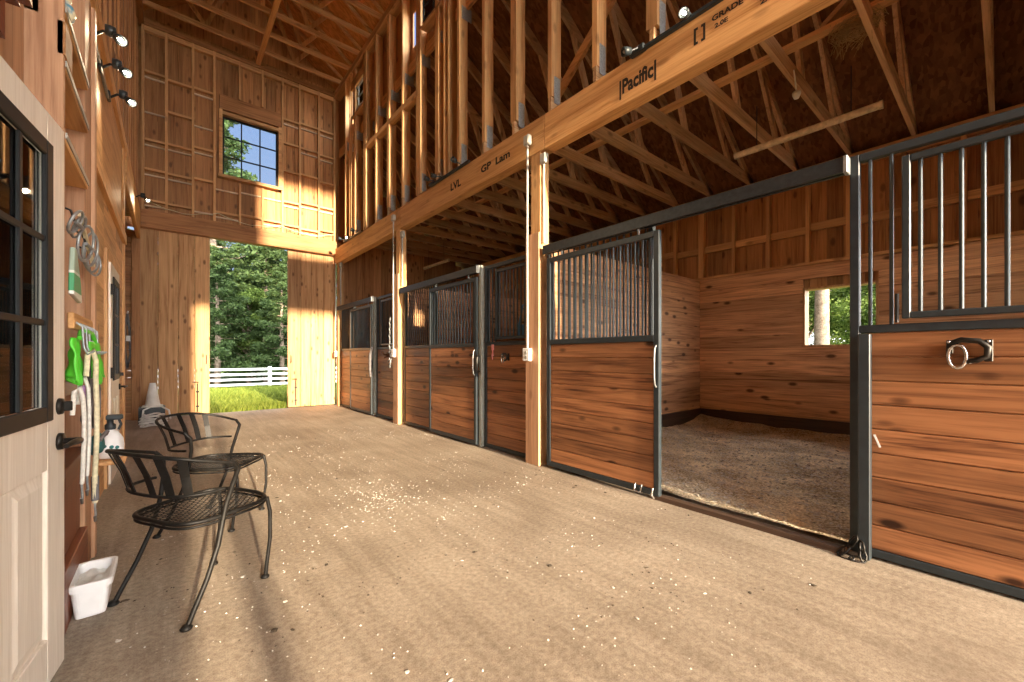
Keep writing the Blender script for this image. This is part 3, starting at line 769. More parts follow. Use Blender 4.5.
# hooks, chains, straps on the stall fronts
def chain(pts, r, name, label, mat, cat='chain'):
    m = MB()
    for i in range(len(pts) - 1):
        p, q = Vector(pts[i]), Vector(pts[i + 1]); d = q - p; L = d.length; n = max(1, round(L / (r * 5)))
        for k in range(n):
            c = p + d * ((k + .5) / n); t = d.normalized(); a = t.orthogonal().normalized()
            if k % 2: a = t.cross(a)
            h = L / n * .72; m.tube([c + t * h * math.cos(w) + a * r * 1.8 * math.sin(w) for w in [j * math.pi / 4 for j in range(8)]], r * .55, 5, True)
    return tag(m.build(name, mat, None), label, cat)
# big black fold-down bracket on the panel at the edge of view
def bracket(x, y, z, s, label):
    t = thing('folding_bracket', label, 'bracket', (x, y, z - .06 * s))
    m = MB(); m.bbox(x - .012, x - .001, y - .075 * s, y - .045 * s, z - .05 * s, z + .06 * s, .003); m.build('wall_plate', M['darkmetal'], t)
    m = MB(); m.bbox(x - .012, x - .001, y + .06 * s, y + .085 * s, z - .01 * s, z + .06 * s, .003); m.build('wall_plate', M['darkmetal'], t)
    m = MB()
    m.tube([(x - .02, y + .075 * s, z + .04 * s), (x - .03, y + .03 * s, z + .06 * s), (x - .03, y - .03 * s, z + .052 * s), (x - .03, y - .06 * s, z + .02 * s), (x - .03, y - .055 * s, z - .025 * s), (x - .03, y - .02 * s, z - .045 * s), (x - .025, y + .01 * s, z - .05 * s)], .014 * s, 8)
    m.build('arm', M['darkmetal'], t)
    m = MB(); m.tube([(x - .03, y + .045 * s + .032 * s * math.sin(a), z - .025 * s + .06 * s * math.cos(a)) for a in [k * math.pi / 7 for k in range(14)]], .008 * s, 6, True); m.build('snap_ring', M['chrome'], t)
    m = MB()
    for (yy, zz) in ((.075, .05), (-.06, .05), (-.0, -.055)): m.lathe([(.001, -.006), (.008 * s, -.004), (.008 * s, .004)], (x - .03, y + yy * s, z + zz * s), 8, 'X')
    m.build('screw_head', M['chrome'], t)
bracket(PX + .006, .118, 1.195, 1.0, 'black iron folding bracket on the plank panel beside the open stall')
bracket(PX + .006, 3.86, 1.16, .8, 'black iron bracket on the middle stall feed panel')
m = MB(); x, y, z = PX + .004, 4.12, 1.27
m.bbox(x - .008, x - .001, y - .02, y + .03, z - .02, z + .05, .002); m.tube([(x - .006, y, z - .02), (x - .01, y + .012, z - .08), (x - .006, y + .008, z - .14)], .007); m.tube([(x - .006, y + .01, z - .02), (x - .01, y - .02, z - .09)], .007)
tag(m.build('tape_ribbon', M['redtag'], None), 'pink tape ribbon tied to the middle stall panel corner', 'ribbon')
m = MB(); x, y, z = PX + .006, 7.35, 1.2
m.cyl((x, y, z), (x - .02, y, z), .05, 12); m.tube([(x - .02, y, z), (x - .09, y - .01, z + .01), (x - .11, y - .01, z + .06)], .014); m.tube([(x - .02, y, z - .02), (x - .06, y + .04, z - .06)], .012)
tag(m.build('bridle_hook', M['rust'], None), 'rusty bridle hook on the far stall panel', 'hook')
chain([(XR - .05, 6.95, 1.85), (XR - .055, 6.955, 1.45), (XR - .05, 6.95, 1.05), (XR - .045, 6.99, .98), (XR - .045, 7.03, 1.1)], .012, 'hanging_chain', 'grey chain hanging by the outlet box of the middle post', M['galv'])
m = MB(); m.tube([(XR + .0, 7.94, 1.35), (XR - .03, 7.935, 1.2), (XR - .035, 7.94, .95), (XR - .02, 7.945, .78)], .028, 8); tag(m.build('hanging_strap', M['grey'], None), 'dark strap dangling from the far pale steel post', 'strap')
m = MB(); m.tube([(XR + .01, 4.345, 1.18), (XR - .02, 4.345, 1.15), (XR - .02, 4.345, 1.0), (XR + .01, 4.345, .97)], .02, 8); m.build('post_latch', M['darkmetal'], mid_post)
m = MB(); x, y, z = XR - .02, 1.98, .045
m.tube([(x, y - .03, .10), (x - .02, y - .03, .04), (x - .02, y + .03, .04), (x, y + .03, .10)], .008); m.tube([(x - .01, y - .14, .1), (x - .03, y - .14, .05), (x - .01, y - .15, .02)], .008)
tag(m.build('floor_latch', M['chrome'], None), 'small steel floor latch at the foot of the half-open door', 'latch')
chain([(XR + .005, .535, .10), (XR - .02, .52, .012), (XR - .04, .57, .012), (XR - .02, .63, .012), (XR + .01, .59, .06), (XR + .005, .56, .12)], .010, 'loose_chain', 'small dark chain heaped at the foot of the black steel post', M['darkmetal'])
# scuffs of chipped paint keep their own shape on the plank fronts
def fleck(y, z, a, L, nm, label):
    m = MB(); m.bar((PX + .0065, y, z), (PX + .0065, y - L * math.sin(a), z - L * math.cos(a)), .0016, .010, (0, 1, 0)); tag(m.build(nm, M['whiteplastic'], None), label, 'scrap')
fleck(.49, .72, .35, .075, 'paper_scrap', 'white scrap stuck to the plank panel beside the open stall')

# blue feeder hanging inside the middle stall
t = thing('corner_feeder', 'blue plastic feeder hanging behind the middle stall hatch bars', 'feeder', (3.62, 3.9, 1.42))
m = MB(); y0, y1, x0, x1, z0, z1 = 3.72, 4.05, 3.46, 3.66, 1.42, 1.84
for a, b, c, d, e, f in ((x0, x1, y0, y1, z0, z0 + .02), (x0, x0 + .02, y0, y1, z0 + .02, z0 + .16), (x1 - .02, x1, y0, y1, z0 + .02, z1), (x0, x1, y0, y0 + .02, z0 + .02, z0 + .16), (x0, x1, y1 - .02, y1, z0 + .02, z0 + .16)): m.bbox(a, b, c, d, e, f, .004)
m.build('tray', M['bluepl'], t)
m = MB(); m.tube([(x0 + .01, y0 + .02, z0 + .15), (x0 + .08, y0 + .02, z1), (x0 + .08, y1 - .02, z1), (x0 + .01, y1 - .02, z0 + .15)], .012); m.build('hanger_wire', M['bluepl'], t)

# bedding in the open stall
def bump_patch(name, x0, x1, y0, y1, z, amp, n1, n2, mat, edge):
    vs = []; fs = []
    for i in range(n1 + 1):
        for j in range(n2 + 1):
            x = x0 + (x1 - x0) * i / n1; y = y0 + (y1 - y0) * j / n2
            h = z + amp * (noise.noise(Vector((x * 1.1, y * 1.1, 3))) + .45 * noise.noise(Vector((x * 3.7, y * 3.7, 9))) + .16 * noise.noise(Vector((x * 14, y * 14, 1))))
            h += edge(x, y); vs.append((x, y, max(.004, h)))
    for i in range(n1):
        for j in range(n2):
            a = i * (n2 + 1) + j; fs.append((a, a + n2 + 1, a + n2 + 2, a + 1))
    m = MB(); m.add(vs, fs, True); return m
def edge(x, y):
    e = 0
    e += .10 * max(0, (x - 5.9) / .75) ** 2 + .07 * max(0, (y - 2.6) / .58) ** 2
    if x < XR + .6: e -= .055 * (XR + .6 - x) / .6
    return e
m = bump_patch('bedding', XR + .15, OX - .035, -.38, 3.165, .085, .035, 110, 110, None, edge)
tag(m.build('wood_shaving_bedding', M['bedding'], None), 'pale wood shavings bedding spread over the open stall floor', 'bedding', kind='stuff')
rr = random.Random(12); m = MB(); chips = []
for k in range(6000):
    x, y = rr.uniform(XR + .2, OX - .06), rr.uniform(-.2, 3.1)
    z = .085 + .035 * (noise.noise(Vector((x * 1.1, y * 1.1, 3))) + .45 * noise.noise(Vector((x * 3.7, y * 3.7, 9)))) + edge(x, y) + .006
    a = rr.uniform(0, 6.3); s = rr.uniform(.010, .030); dx, dy = s * math.cos(a), s * math.sin(a)
    m.add([(x - dx, y - dy, z), (x + dy * .4, y - dx * .4, z + rr.uniform(0, .012)), (x + dx, y + dy, z + .002), (x - dy * .4, y + dx * .4, z + rr.uniform(-.004, .008))], [(0, 1, 2, 3)])
tag(m.build('loose_shavings', M['litterwhite'], None, fixn=False), 'curled pale shavings lying on top of the stall bedding', 'shavings', kind='stuff')

# litter on the aisle floor
def litter(nm, mat, n, seed, label, sm, heap=True):
    rr = random.Random(seed); m = MB(); c = 0
    while c < n:
        if heap and rr.random() < .10:
            x, y = rr.gauss(1.33, .17), rr.gauss(3.30, .30); s = rr.uniform(.004, .011)
        else:
            x, y = rr.uniform(-.2, 3.0), rr.uniform(.6, 7); s = min(.02, rr.uniform(.003, .008) * (1 + (2.2 if rr.random() < .08 else 0)))
            if noise.noise(Vector((x * 1.6, y * 1.6, seed))) < -.05: continue
        if x > 3.0 or x < -.3: continue
        s *= sm; k = rr.randint(5, 7); a0 = rr.uniform(0, 6); st_ = rr.uniform(.35, 1); h = rr.uniform(.0015, .005)
        rg = [(s * rr.uniform(.6, 1.1) * math.cos(6.283 * i / k), s * st_ * rr.uniform(.6, 1.1) * math.sin(6.283 * i / k)) for i in range(k)]
        ca, sa = math.cos(a0), math.sin(a0); pts = [(x + p * ca - q * sa, y + p * sa + q * ca) for p, q in rg]
        m.add([(p, q, .0008) for p, q in pts] + [(x + (p - x) * .6, y + (q - y) * .6, h) for p, q in pts],
              [tuple(range(k, 2 * k))] + [(i, (i + 1) % k, k + (i + 1) % k, k + i) for i in range(k)])
        c += 1
    tag(m.build(nm, mat, None), label, 'litter', kind='stuff')
litter('shaving_litter', M['litterwhite'], 1700, 21, 'pale wood shavings scattered over the aisle floor', .78)
litter('dropping_litter', M['litterdark'], 700, 22, 'small dark droppings scattered over the aisle floor', 1.0, False)

# ------------------------------------------------------------------ things up in the roof
def tube_light(x, y0, y1, z, label):
    t = thing('tube_light', label, 'light', (x, (y0 + y1) / 2, z - .03), 'unlit tube lights')
    m = MB(); m.tube([(x, y0, z), (x, y1, z)], .032, 14); m.build('diffuser', M['ivory'], t)
    for y in (y0, y1):
        m = MB(); m.tube([(x, y - .012, z), (x, y + .012, z)], .036, 14); m.build('end_cap', M['ivory'], t)
    m = MB()
    for y in (y0 + .2, y1 - .2): m.cyl((x, y, z + .03), (x, y, BZ1), .004, 6)
    m.build('hanger', M['darkmetal'], t)
tube_light(4.63, .68, 1.84, 3.30, 'dusty unlit tube light hung above the open stall')
tube_light(4.75, 7.9, 9.0, 3.30, 'dusty unlit tube light hung over the far stall')
rr = random.Random(2); m = MB(); c0 = Vector((4.28, .78, 3.85))
for k in range(260):
    a = rr.uniform(0, 6.28); rad = rr.uniform(.03, .12); h = rr.uniform(-.07, .05)
    p = c0 + Vector((rad * math.cos(a), 1.5 * rad * math.sin(a), h)); d = Vector((-math.sin(a), math.cos(a), rr.uniform(-.6, .4))) * rr.uniform(.03, .09)
    m.tube([p - d, p + Vector((0, 0, .008)), p + d], .0022, 3, caps=False)
for k in range(26):
    p = c0 + Vector((rr.uniform(-.08, .08), rr.uniform(-.1, .15), -.06)); m.tube([p, p + Vector((rr.uniform(-.05, .05), rr.uniform(-.05, .1), -rr.uniform(.05, .16)))], .002, 3, caps=False)
tag(m.build('straw_nest', M['straw'], None), 'straggly straw bird nest on a truss over the open stall', 'nest')
m = MB(); c = (4.3, 1.20, 3.50); m.lathe([(.001, -.03), (.02, -.028), (.032, 0), (.034, .025), (.028, .025), (.024, 0), (.001, -.015)], c, 14)
m.cyl((c[0], c[1], c[2] + .03), (c[0], c[1] + .02, BZ1), .006, 6); tag(m.build('lamp_socket', M['cone'], None), 'small white lamp socket under a truss over the open stall', 'socket')

# track spotlights
def spot_head(parent, base, aim, lit=True, arm=.09):
    b = Vector(base); d = Vector(aim).normalized()
    m = MB(); m.tube([b, b + Vector((0, 0, .0)) + d * .3 * arm + Vector((0, 0, .02)), b + d * arm], .009, 7); ha = m.build('swivel_arm', M['black'], parent)
    c = b + d * (arm + .02); q = d.to_track_quat('Z', 'Y').to_matrix().to_4x4(); q.translation = c
    m = MB(); m.lathe([(.012, -.02), (.026, -.015), (.034, .02), (.036, .055), (.032, .055), (.030, .02)], (0, 0, 0), 14, cap=False); m.xf(q); m.build('lamp_head', M['black'], parent)
    m = MB(); m.lathe([(.001, .0), (.008, .01), (.013, .03), (.013, .044), (.007, .052), (.001, .054)], (0, 0, 0), 12, cap=False); m.xf(q); m.build('bulb', M['bulb'] if lit else M['pvc'], parent)
    return c + d * .09, d
SPOTS = []
def spot_track(y0, y1, heads, label, x, z, side, group='black track spotlights'):
    t = thing('track_spotlight', label, 'spotlight', (x, (y0 + y1) / 2, z), group)
    m = MB(); m.bbox(x - .018, x + .018, y0, y1, z, z + .03, .004); m.build('track_rail', M['black'], t)
    m = MB(); m.bbox(x - .03, x + .03, y1 - .14, y1, z + .005, z + .05, .006); m.build('driver_box', M['black'], t)
    for (y, aim, lit) in heads:
        p, d = spot_head(t, (x + side * .0, y, z + .02), aim, lit)
        if lit: SPOTS.append((p, d))
    return t
spot_track(.75, 2.05, [(1.95, (-.35, .2, -.1), False), (1.52, (-.9, -.1, -.35), True), (.95, (-.9, -.2, -.2), False)], 'black track spotlight with one shining bulb on the stamped beam', XR - .03, BZ1 - .03, -1)
spot_track(4.5, 5.55, [(5.4, (-.9, .3, .3), False), (5.2, (-.9, .2, .1), False), (4.7, (-.9, -.2, .2), False)], 'black track spotlight along the beam over the middle stall', XR - .03, BZ1 - .02, -1)
spot_track(8.4, 9.5, [(9.4, (-.8, .3, .3), False), (9.0, (-.9, -.4, -.3), True), (8.6, (-.9, -.1, .2), False)], 'black track spotlight along the beam over the far stall', XR - .03, BZ1 - .02, -1)
def arm_spot(y, z, label, lit=True, aim=(.6, -.9, -.75)):
    t = thing('wall_spotlight', label, 'spotlight', (XL + .03, y, z), 'arm spotlights on the plywood wall')
    m = MB(); m.bbox(XL + .005, XL + .03, y - .05, y + .05, z - .03, z + .04, .006); m.build('wall_plate', M['black'], t)
    m = MB(); m.tube([(XL + .03, y, z), (XL + .08, y - .05, z + .02), (XL + .13, y - .1, z - .01)], .010, 7); m.build('arm', M['black'], t)
    p, d = spot_head(t, (XL + .13, y - .1, z - .01), aim, lit, .05)
    m = MB(); m.lathe([(.001, -.03), (.035, -.028), (.04, 0), (.035, .028), (.001, .03)], (XL + .12, y - .08, z + .02), 10, 'X'); m.build('knuckle', M['black'], t)
    if lit: SPOTS.append((p, d))
arm_spot(4.17, 3.47, 'lit arm spotlight on the plywood wall, highest of the three')
arm_spot(4.66, 3.50, 'lit arm spotlight on the plywood wall, middle of the three')
arm_spot(5.24, 3.54, 'lit arm spotlight on the plywood wall, lowest of the three')
m = MB(); m.bbox(XL + .004, XL + .024, 4.2, 5.2, 3.50, 3.525, .003); tag(m.build('spotlight_rail', M['galv'], None), 'metal rail joining the three lit arm spotlights', 'rail')
arm_spot(8.9, 3.72, 'small lit arm spotlight at the corner above the recess beam')
# loose cable along the end wall
rr = random.Random(8); pts = []
for k in range(25):
    u = k / 24; pts.append((-.36 + 3.4 * u, YE - .014, 4.10 - .12 * math.sin(math.pi * ((u * 3) % 1)) + rr.uniform(-.015, .015)))
m = MB(); m.tube(pts, .007, 6); tag(m.build('slack_cable', M['rope'], None), 'slack pale cable looped along the studs above the door header', 'cable')
# ------------------------------------------------------------------ open white door
def glass_door(nm, pos, rz, width, label, lever_side=1):
    """local frame: door in XZ plane, hinge at x=0, free edge at x=width, visible face at -Y"""
    d = thing(nm, label, 'door', (0, 0, 0), kind='structure')
    H = 2.03; T = .044; g0, g1, gz0, gz1 = .155, width - .155, .955, 1.905
    m = MB(); m.bbox(0, g0, 0, T, .012, H, .003); m.bbox(g1, width, 0, T, .012, H, .003); m.bbox(g0, g1, 0, T, gz1, H, .003); m.bbox(g0, g1, 0, T, .77, gz0, .003); m.bbox(g0, g1, 0, T, .012, .18, .003)
    mid = (g0 + g1) / 2; m.bbox(mid - .045, mid + .045, 0, T, .18, .77, .003); m.build('slab', M['doorpaint'], d)
    for a, b in ((g0, mid - .045), (mid + .045, g1)):
        m = MB(); m.bbox(a, b, .012, T - .012, .18, .77, .002)
        # raised field with sloped edges
        i = .045; va = [(a + .012, .012, .192), (b - .012, .012, .192), (b - .012, .012, .758), (a + .012, .012, .758)]; vb = [(a + i, .003, .18 + i), (b - i, .003, .18 + i), (b - i, .003, .77 - i), (a + i, .003, .77 - i)]
        m.add(va + vb, [(4, 5, 6, 7)] + [(k, (k + 1) % 4, 4 + (k + 1) % 4, 4 + k) for k in range(4)])
        m.build('raised_panel', M['doorpaint'], d)
    m = MB(); w = .042
    m.bbox(g0 - .012, g0 + w, -.012, .004, gz0 - .012, gz1 + .012, .004); m.bbox(g1 - w, g1 + .012, -.012, .004, gz0 - .012, gz1 + .012, .004); m.bbox(g0 + w, g1 - w, -.012, .004, gz1 - w, gz1 + .012, .004); m.bbox(g0 + w, g1 - w, -.012, .004, gz0 - .012, gz0 + w, .004)
    wf = m.build('window_frame', M['trimdark'], d)
    m = MB(); ia, ib, za, zb = g0 + w, g1 - w, gz0 + w, gz1 - w
    for k in (1, 2):
        x = ia + (ib - ia) * k / 3; z = za + (zb - za) * k / 3; m.bbox(x - .011, x + .011, -.006, .004, za, zb, .003); m.bbox(ia, ib, -.006, .004, z - .011, z + .011, .003)
    m.build('muntin', M['trimdark'], wf)
    m = MB(); m.box(ia, ib, .005, .009, za, zb); m.build('pane', M['glass'], wf)
    lx = width - .055
    m = MB(); m.lathe([(.001, 0), (.032, 0), (.030, -.012), (.018, -.014), (.001, -.014)], (lx, 0, .855), 18, 'Y', False); m.tube([(lx, -.01, .855), (lx, -.05, .855), (lx - .02, -.06, .856), (lx - .075, -.056, .858), (lx - .115, -.05, .852)], [.011, .011, .012, .010, .008], 10); m.build('lever_handle', M['darkmetal'], d)
    m = MB(); m.lathe([(.001, 0), (.031, 0), (.029, -.010), (.014, -.014), (.001, -.014)], (lx, 0, .985), 18, 'Y', False); m.bbox(lx - .005, lx + .005, -.036, -.012, .967, 1.003, .003); m.build('deadbolt', M['darkmetal'], d)
    m = MB()
    for z in (.25, 1.02, 1.78): m.cyl((-.006, -.004, z - .05), (-.006, -.004, z + .05), .007, 8)
    m.build('hinge', M['darkmetal'], d)
    d.location = pos; d.rotation_euler.z = rz; return d
# free edge at E, hinge nearer the camera; visible face looks into the aisle
E = Vector((-.307, 2.306)); D = Vector((.129, .992)); Wd = .91; Hg = E - D * Wd
ang = math.atan2(D.y, D.x)
glass_door('door_3', (Hg.x, Hg.y, 0), ang, Wd, 'open beige panelled door with nine dark framed panes in front of the tack locker')
glass_door('door_4', (XL + .036, 5.20, 0), R(90), .82, 'closed white door with dark window grille beyond the tack locker')
m = MB(); m.box(XL - .02, XL + .02, 5.08, 5.185, 0, 2.13); m.box(XL - .02, XL + .02, 6.035, 6.13, 0, 2.13); m.box(XL - .02, XL + .02, 5.185, 6.035, 2.05, 2.14)
m.build('trim_1', W['firZ'], None, kind='structure')

# ------------------------------------------------------------------ built-in tack locker
LX0, LX1, LY0, LY1 = XL - .06, -.335, 2.50, 3.47
t = thing('tack_locker', 'tall reddish timber tack locker with shelves beside the open door', 'locker', (LX0, (LY0 + LY1) / 2, 0))
m = MB(); m.bbox(LX0, LX1, LY0, LY0 + .03, .80, 2.72, .003); m.bbox(LX0 - .05, LX1 - .0, LY0, LY0 + .03, 2.72, 3.86, .003); m.build('side_panel', W['pinkZ'], t)
m = MB(); m.bbox(LX0, LX1, LY0, LY0 + .03, 0, .80, .003); m.build('side_panel', W['mahogZ'], t)
m = MB(); m.bbox(LX0, LX1 - .012, 3.17, LY1 - .072, 0, 3.2, .003); m.bbox(LX0, LX1 + .004, LY1 - .07, LY1, 0, 3.2, .003); m.build('side_panel', W['pinkZ'], t)
m = MB()
for k in range(3): m.box(LX0 + .002, LX0 + .02, LY0 + .03 + k * .30, LY0 + .03 + (k + 1) * .30 - .004, .02, 3.2)
m.build('back_panel', W['pinkZ'], t)
for z in (2.07, 2.37, 2.60):
    m = MB(); m.bbox(LX0 + .02, LX1 + .0, LY0 + .03, 3.168, z, z + .04, .003); s = m.build('shelf', W['firY'], t)
    m = MB(); m.box(LX1 + .0, LX1 + .005, LY0 + .03, 3.168, z + .018, z + .042); m.build('shelf_lip', M['pvc'], s)
for xo, za, zb in ((.02, .99, 1.06), (0, .60, .69), (0, 0, .26)):
    m = MB(); m.bbox(LX0 + .02, LX1 - xo, LY0 + .03, 3.168, za, zb, .003); m.build('cross_rail', W['mahogY'], t)
m = MB(); m.bbox(LX0 + .02, LX1 - .03, LY0 + .03, 3.168, .26, .60, .002); m.build('lower_panel', W['mahogZ'], t)
m = MB(); m.bbox(LX1 - .02, LX1 + .005, LY0 + .0, LY0 + .16, 2.42, 2.56, .002); m.build('shelf_bracket', W['headerY'], t)
# mottled float on the top shelf
t = thing('glazed_jar', 'mottled blue and cream round jar on the topmost locker shelf', 'jar', (-.36, 2.66, 2.643))
def mottled():
    m_, nt, b = _new('mottled_glaze'); tc = N(nt, 'ShaderNodeTexCoord'); v = N(nt, 'ShaderNodeTexNoise'); v.inputs['Scale'].default_value = 22; nt.links.new(tc.outputs['Object'], v.inputs['Vector'])
    r = N(nt, 'ShaderNodeValToRGB'); e = r.color_ramp.elements; e[0].position = .42; e[1].position = .56; e[0].color = (.12, .30, .42, 1); e[1].color = (.75, .68, .48, 1)
    nt.links.new(v.outputs['Fac'], r.inputs['Fac']); nt.links.new(r.outputs[0], b.inputs['Base Color']); b.inputs['Roughness'].default_value = .25; return m_
M['mottled'] = mottled()
m = MB(); m.lathe([(.001, 0), (.022, .002), (.036, .02), (.042, .045), (.036, .072), (.024, .088), (.028, .10), (.028, .13), (.001, .13)], (-.36, 2.66, 2.643), 18); m.build('jar_body', M['mottled'], t)

# bits hanging at head height
def ringed_bit(c, s, label, tilt):
    t = thing('snaffle_bit', label, 'bit', c, 'steel bits on the locker')
    c = Vector(c); m = MB()
    for dy in (-.05, .05):
        m.tube([c + Vector((.02 * math.sin(a + tilt), dy * s + .045 * s * math.cos(a), .055 * s * math.sin(a))) for a in [k * math.pi / 8 for k in range(16)]], .006, 6, True)
    m.build('ring', M['galv'], t)
    m = MB(); m.tube([c + Vector((0, -.05 * s, 0)), c + Vector((.015, 0, -.012)), c + Vector((0, .05 * s, 0))], .008, 7); m.build('mouthpiece', M['galv'], t)
    m = MB(); m.tube([c + Vector((-.005, 0, .0)), c + Vector((-.02, 0, .06)), c + Vector((-.05, 0, .07))], .005, 6); m.build('hook', M['darkmetal'], t)
ringed_bit((-.315, 2.66, 1.76), .9, 'steel ring bit hanging highest on the tack locker', .4)
ringed_bit((-.30, 2.84, 1.70), 1.5, 'large steel ring bit with pale strap hanging on the tack locker', 1.0)
ringed_bit((-.315, 3.14, 1.68), 1.2, 'steel ring bit hanging on the locker stile beside the door', 1.6)
m = MB(); m.bar((-.315, 2.72, 1.82), (-.300, 3.02, 1.64), .012, .022); tag(m.build('bit_strap', M['rope'], None), 'pale strap threaded through the large steel bit', 'strap')
def pouch():
    m_, nt, b = _new('green_white_packet'); tc = N(nt, 'ShaderNodeTexCoord'); s = N(nt, 'ShaderNodeSeparateXYZ'); nt.links.new(tc.outputs['Object'], s.inputs[0])
    r = N(nt, 'ShaderNodeValToRGB'); r.color_ramp.interpolation = 'CONSTANT'; e = r.color_ramp.elements; e[0].position = 0; e[0].color = (.75, .78, .74, 1); e[1].position = .035; e[1].color = (.05, .32, .14, 1); x = e.new(.11); x.color = (.72, .74, .70, 1)
    y = e.new(.125); y.color = (.35, .45, .36, 1)
    nt.links.new(s.outputs['Z'], r.inputs['Fac']); nt.links.new(r.outputs[0], b.inputs['Base Color']); b.inputs['Roughness'].default_value = .4; return m_
M['pouch'] = pouch()
y0 = 2.64; m = MB()
m.sheet([(y0 - .06, 1.44), (y0 + .16, 1.42), (y0 + .13, 1.51), (y0 + .02, 1.65), (y0 - .02, 1.65), (y0 - .05, 1.54)], 'X', -.334, -.316); tag(m.build('supplement_packet', M['pouch'], None, bevel=.005), 'green and white packet hung above the hook rack', 'packet')
m = MB(); m.sheet([(4.05, 1.42), (4.42, 1.40), (4.48, 1.46), (4.46, 1.76), (4.08, 1.80)], 'X', XL + .001, XL + .006); tag(m.build('wall_notice', M['paper'], None), 'pale rounded notice sheet on the wall past the tack locker', 'notice')
t = thing('hook_rack', 'small wooden hook rack with long metal tines under the packet', 'rack', (-.33, 2.85, 1.28))
m = MB(); m.bbox(-.334, -.312, 2.56, 3.12, 1.29, 1.36, .004); m.build('rack_board', W['beamY'], t)
for k in range(6):
    y = 2.60 + .095 * k; m = MB(); m.tube([(-.312, y, 1.32), (-.292, y, 1.30), (-.288, y, 1.21), (-.276, y, 1.18), (-.255, y, 1.195)], .005, 6); m.build('tine', M['galv'], t)
t = thing('green_garment', 'bright green garment hanging from the hook rack', 'garment', (-.30, 2.8, 1.05))
def cloth(name, y0, y1, ztop, zbot, x, mat_, parent, folds=4, amp=.02, flare=1.15):
    n, k = 26, 12; vs = []; fs = []
    for j in range(k + 1):
        v = j / k; z = ztop + (zbot - ztop) * v; w = 1 + (flare - 1) * v
        for i in range(n + 1):
            u = i / n; yc = (y0 + y1) / 2; y = yc + (u - .5) * (y1 - y0) * w
            vs.append((x + amp * math.sin(u * folds * 6.28 + v * 1.2) * (.4 + .6 * v) + .012 * noise.noise(Vector((u * 4, v * 4, 2))), y, z + .02 * math.sin(u * 9) * v))
    for j in range(k):
        for i in range(n): a = j * (n + 1) + i; fs.append((a, a + 1, a + n + 2, a + n + 1))
    m = MB(); m.add(vs, fs, True); o = m.build(name, mat_, parent)
    sd = o.modifiers.new('thick', 'SOLIDIFY'); sd.thickness = .008; return o
cloth('front_flap', 2.52, 2.68, 1.25, 1.06, -.312, M['green'], t, 2, .018, 1.25); cloth('back_flap', 2.74, 3.06, 1.24, 1.05, -.282, M['green'], t, 2, .022, 1.25)
m = MB(); m.tube([(-.30, 2.60, 1.25), (-.302, 2.64, 1.28), (-.298, 2.74, 1.29), (-.29, 2.86, 1.28), (-.283, 2.9, 1.24)], .010); m.build('hanging_strap', M['green'], t)
def hang_rope(name, y, x, ztop, zbot, mat_, label, r=.011, snap=True, grip=False):
    t = thing(name, label, 'rope', (x, y, zbot), 'ropes on the hook rack')
    pts = [(x - .02, y, ztop - .12), (x - .015, y + .003, ztop - .02), (x, y + .012, ztop), (x + .01, y + .016, ztop - .05)]
    zz = ztop - .05
    while zz > zbot + .03: zz -= .09; pts.append((x + .01 + .004 * math.sin(zz * 9), y + .016 + .006 * math.sin(zz * 6), max(zz, zbot + .02)))
    m = MB(); m.tube(pts, r, 8); m.build('rope_strand', mat_, t)
    e = pts[-1]
    if grip: m = MB(); m.cyl((e[0], e[1], e[2] + .12), (e[0], e[1], e[2] + .01), r * 1.35, 10); m.build('dark_whipping', M['grey'], t)
    if snap:
        m = MB(); m.tube([e, (e[0], e[1], e[2] - .03), (e[0], e[1] + .02, e[2] - .06), (e[0], e[1], e[2] - .085), (e[0], e[1] - .015, e[2] - .06)], .005, 6); m.build('snap_hook', M['galv'], t)
hang_rope('lead_rope', 2.66, -.268, 1.20, .48, M['rope'], 'long cream lead rope hanging to the white tub from the hook rack', .010, True, True)
hang_rope('lead_rope', 2.545, -.296, 1.04, .60, M['ropewhite'], 'short white rope hanging beside the lever handle', .008)
hang_rope('lead_rope', 2.60, -.286, 1.08, .62, M['ropewhite'], 'white rope with steel snap between the cream rope and the door', .007)
m = MB(); m.bar((-.292, 2.64, 1.04), (-.290, 2.64, .80), .006, .05, (0, 1, 0)); tag(m.build('lilac_webbing', M['purple'], None), 'lilac webbing strap hanging behind the cream lead rope', 'strap')
t = thing('grey_halter', 'dark grey halter bunched below the green garment', 'halter', (-.29, 2.85, .82))
cloth('noseband', 2.72, 2.86, 1.04, .84, -.285, M['grey'], t, 3, .02, .9); m = MB(); m.tube([(-.29, 2.75, 1.15), (-.28, 2.76, 1.0), (-.275, 2.85, .9), (-.28, 3.0, .86), (-.285, 3.05, 1.0), (-.29, 2.95, 1.12)], .010); m.build('cheek_strap', M['grey'], t)
m = MB(); m.tube([(-.265, 2.8 + .02 * math.cos(a), .93 + .02 * math.sin(a)) for a in [k * .785 for k in range(8)]], .004, 6, True); m.build('buckle', M['chrome'], t)
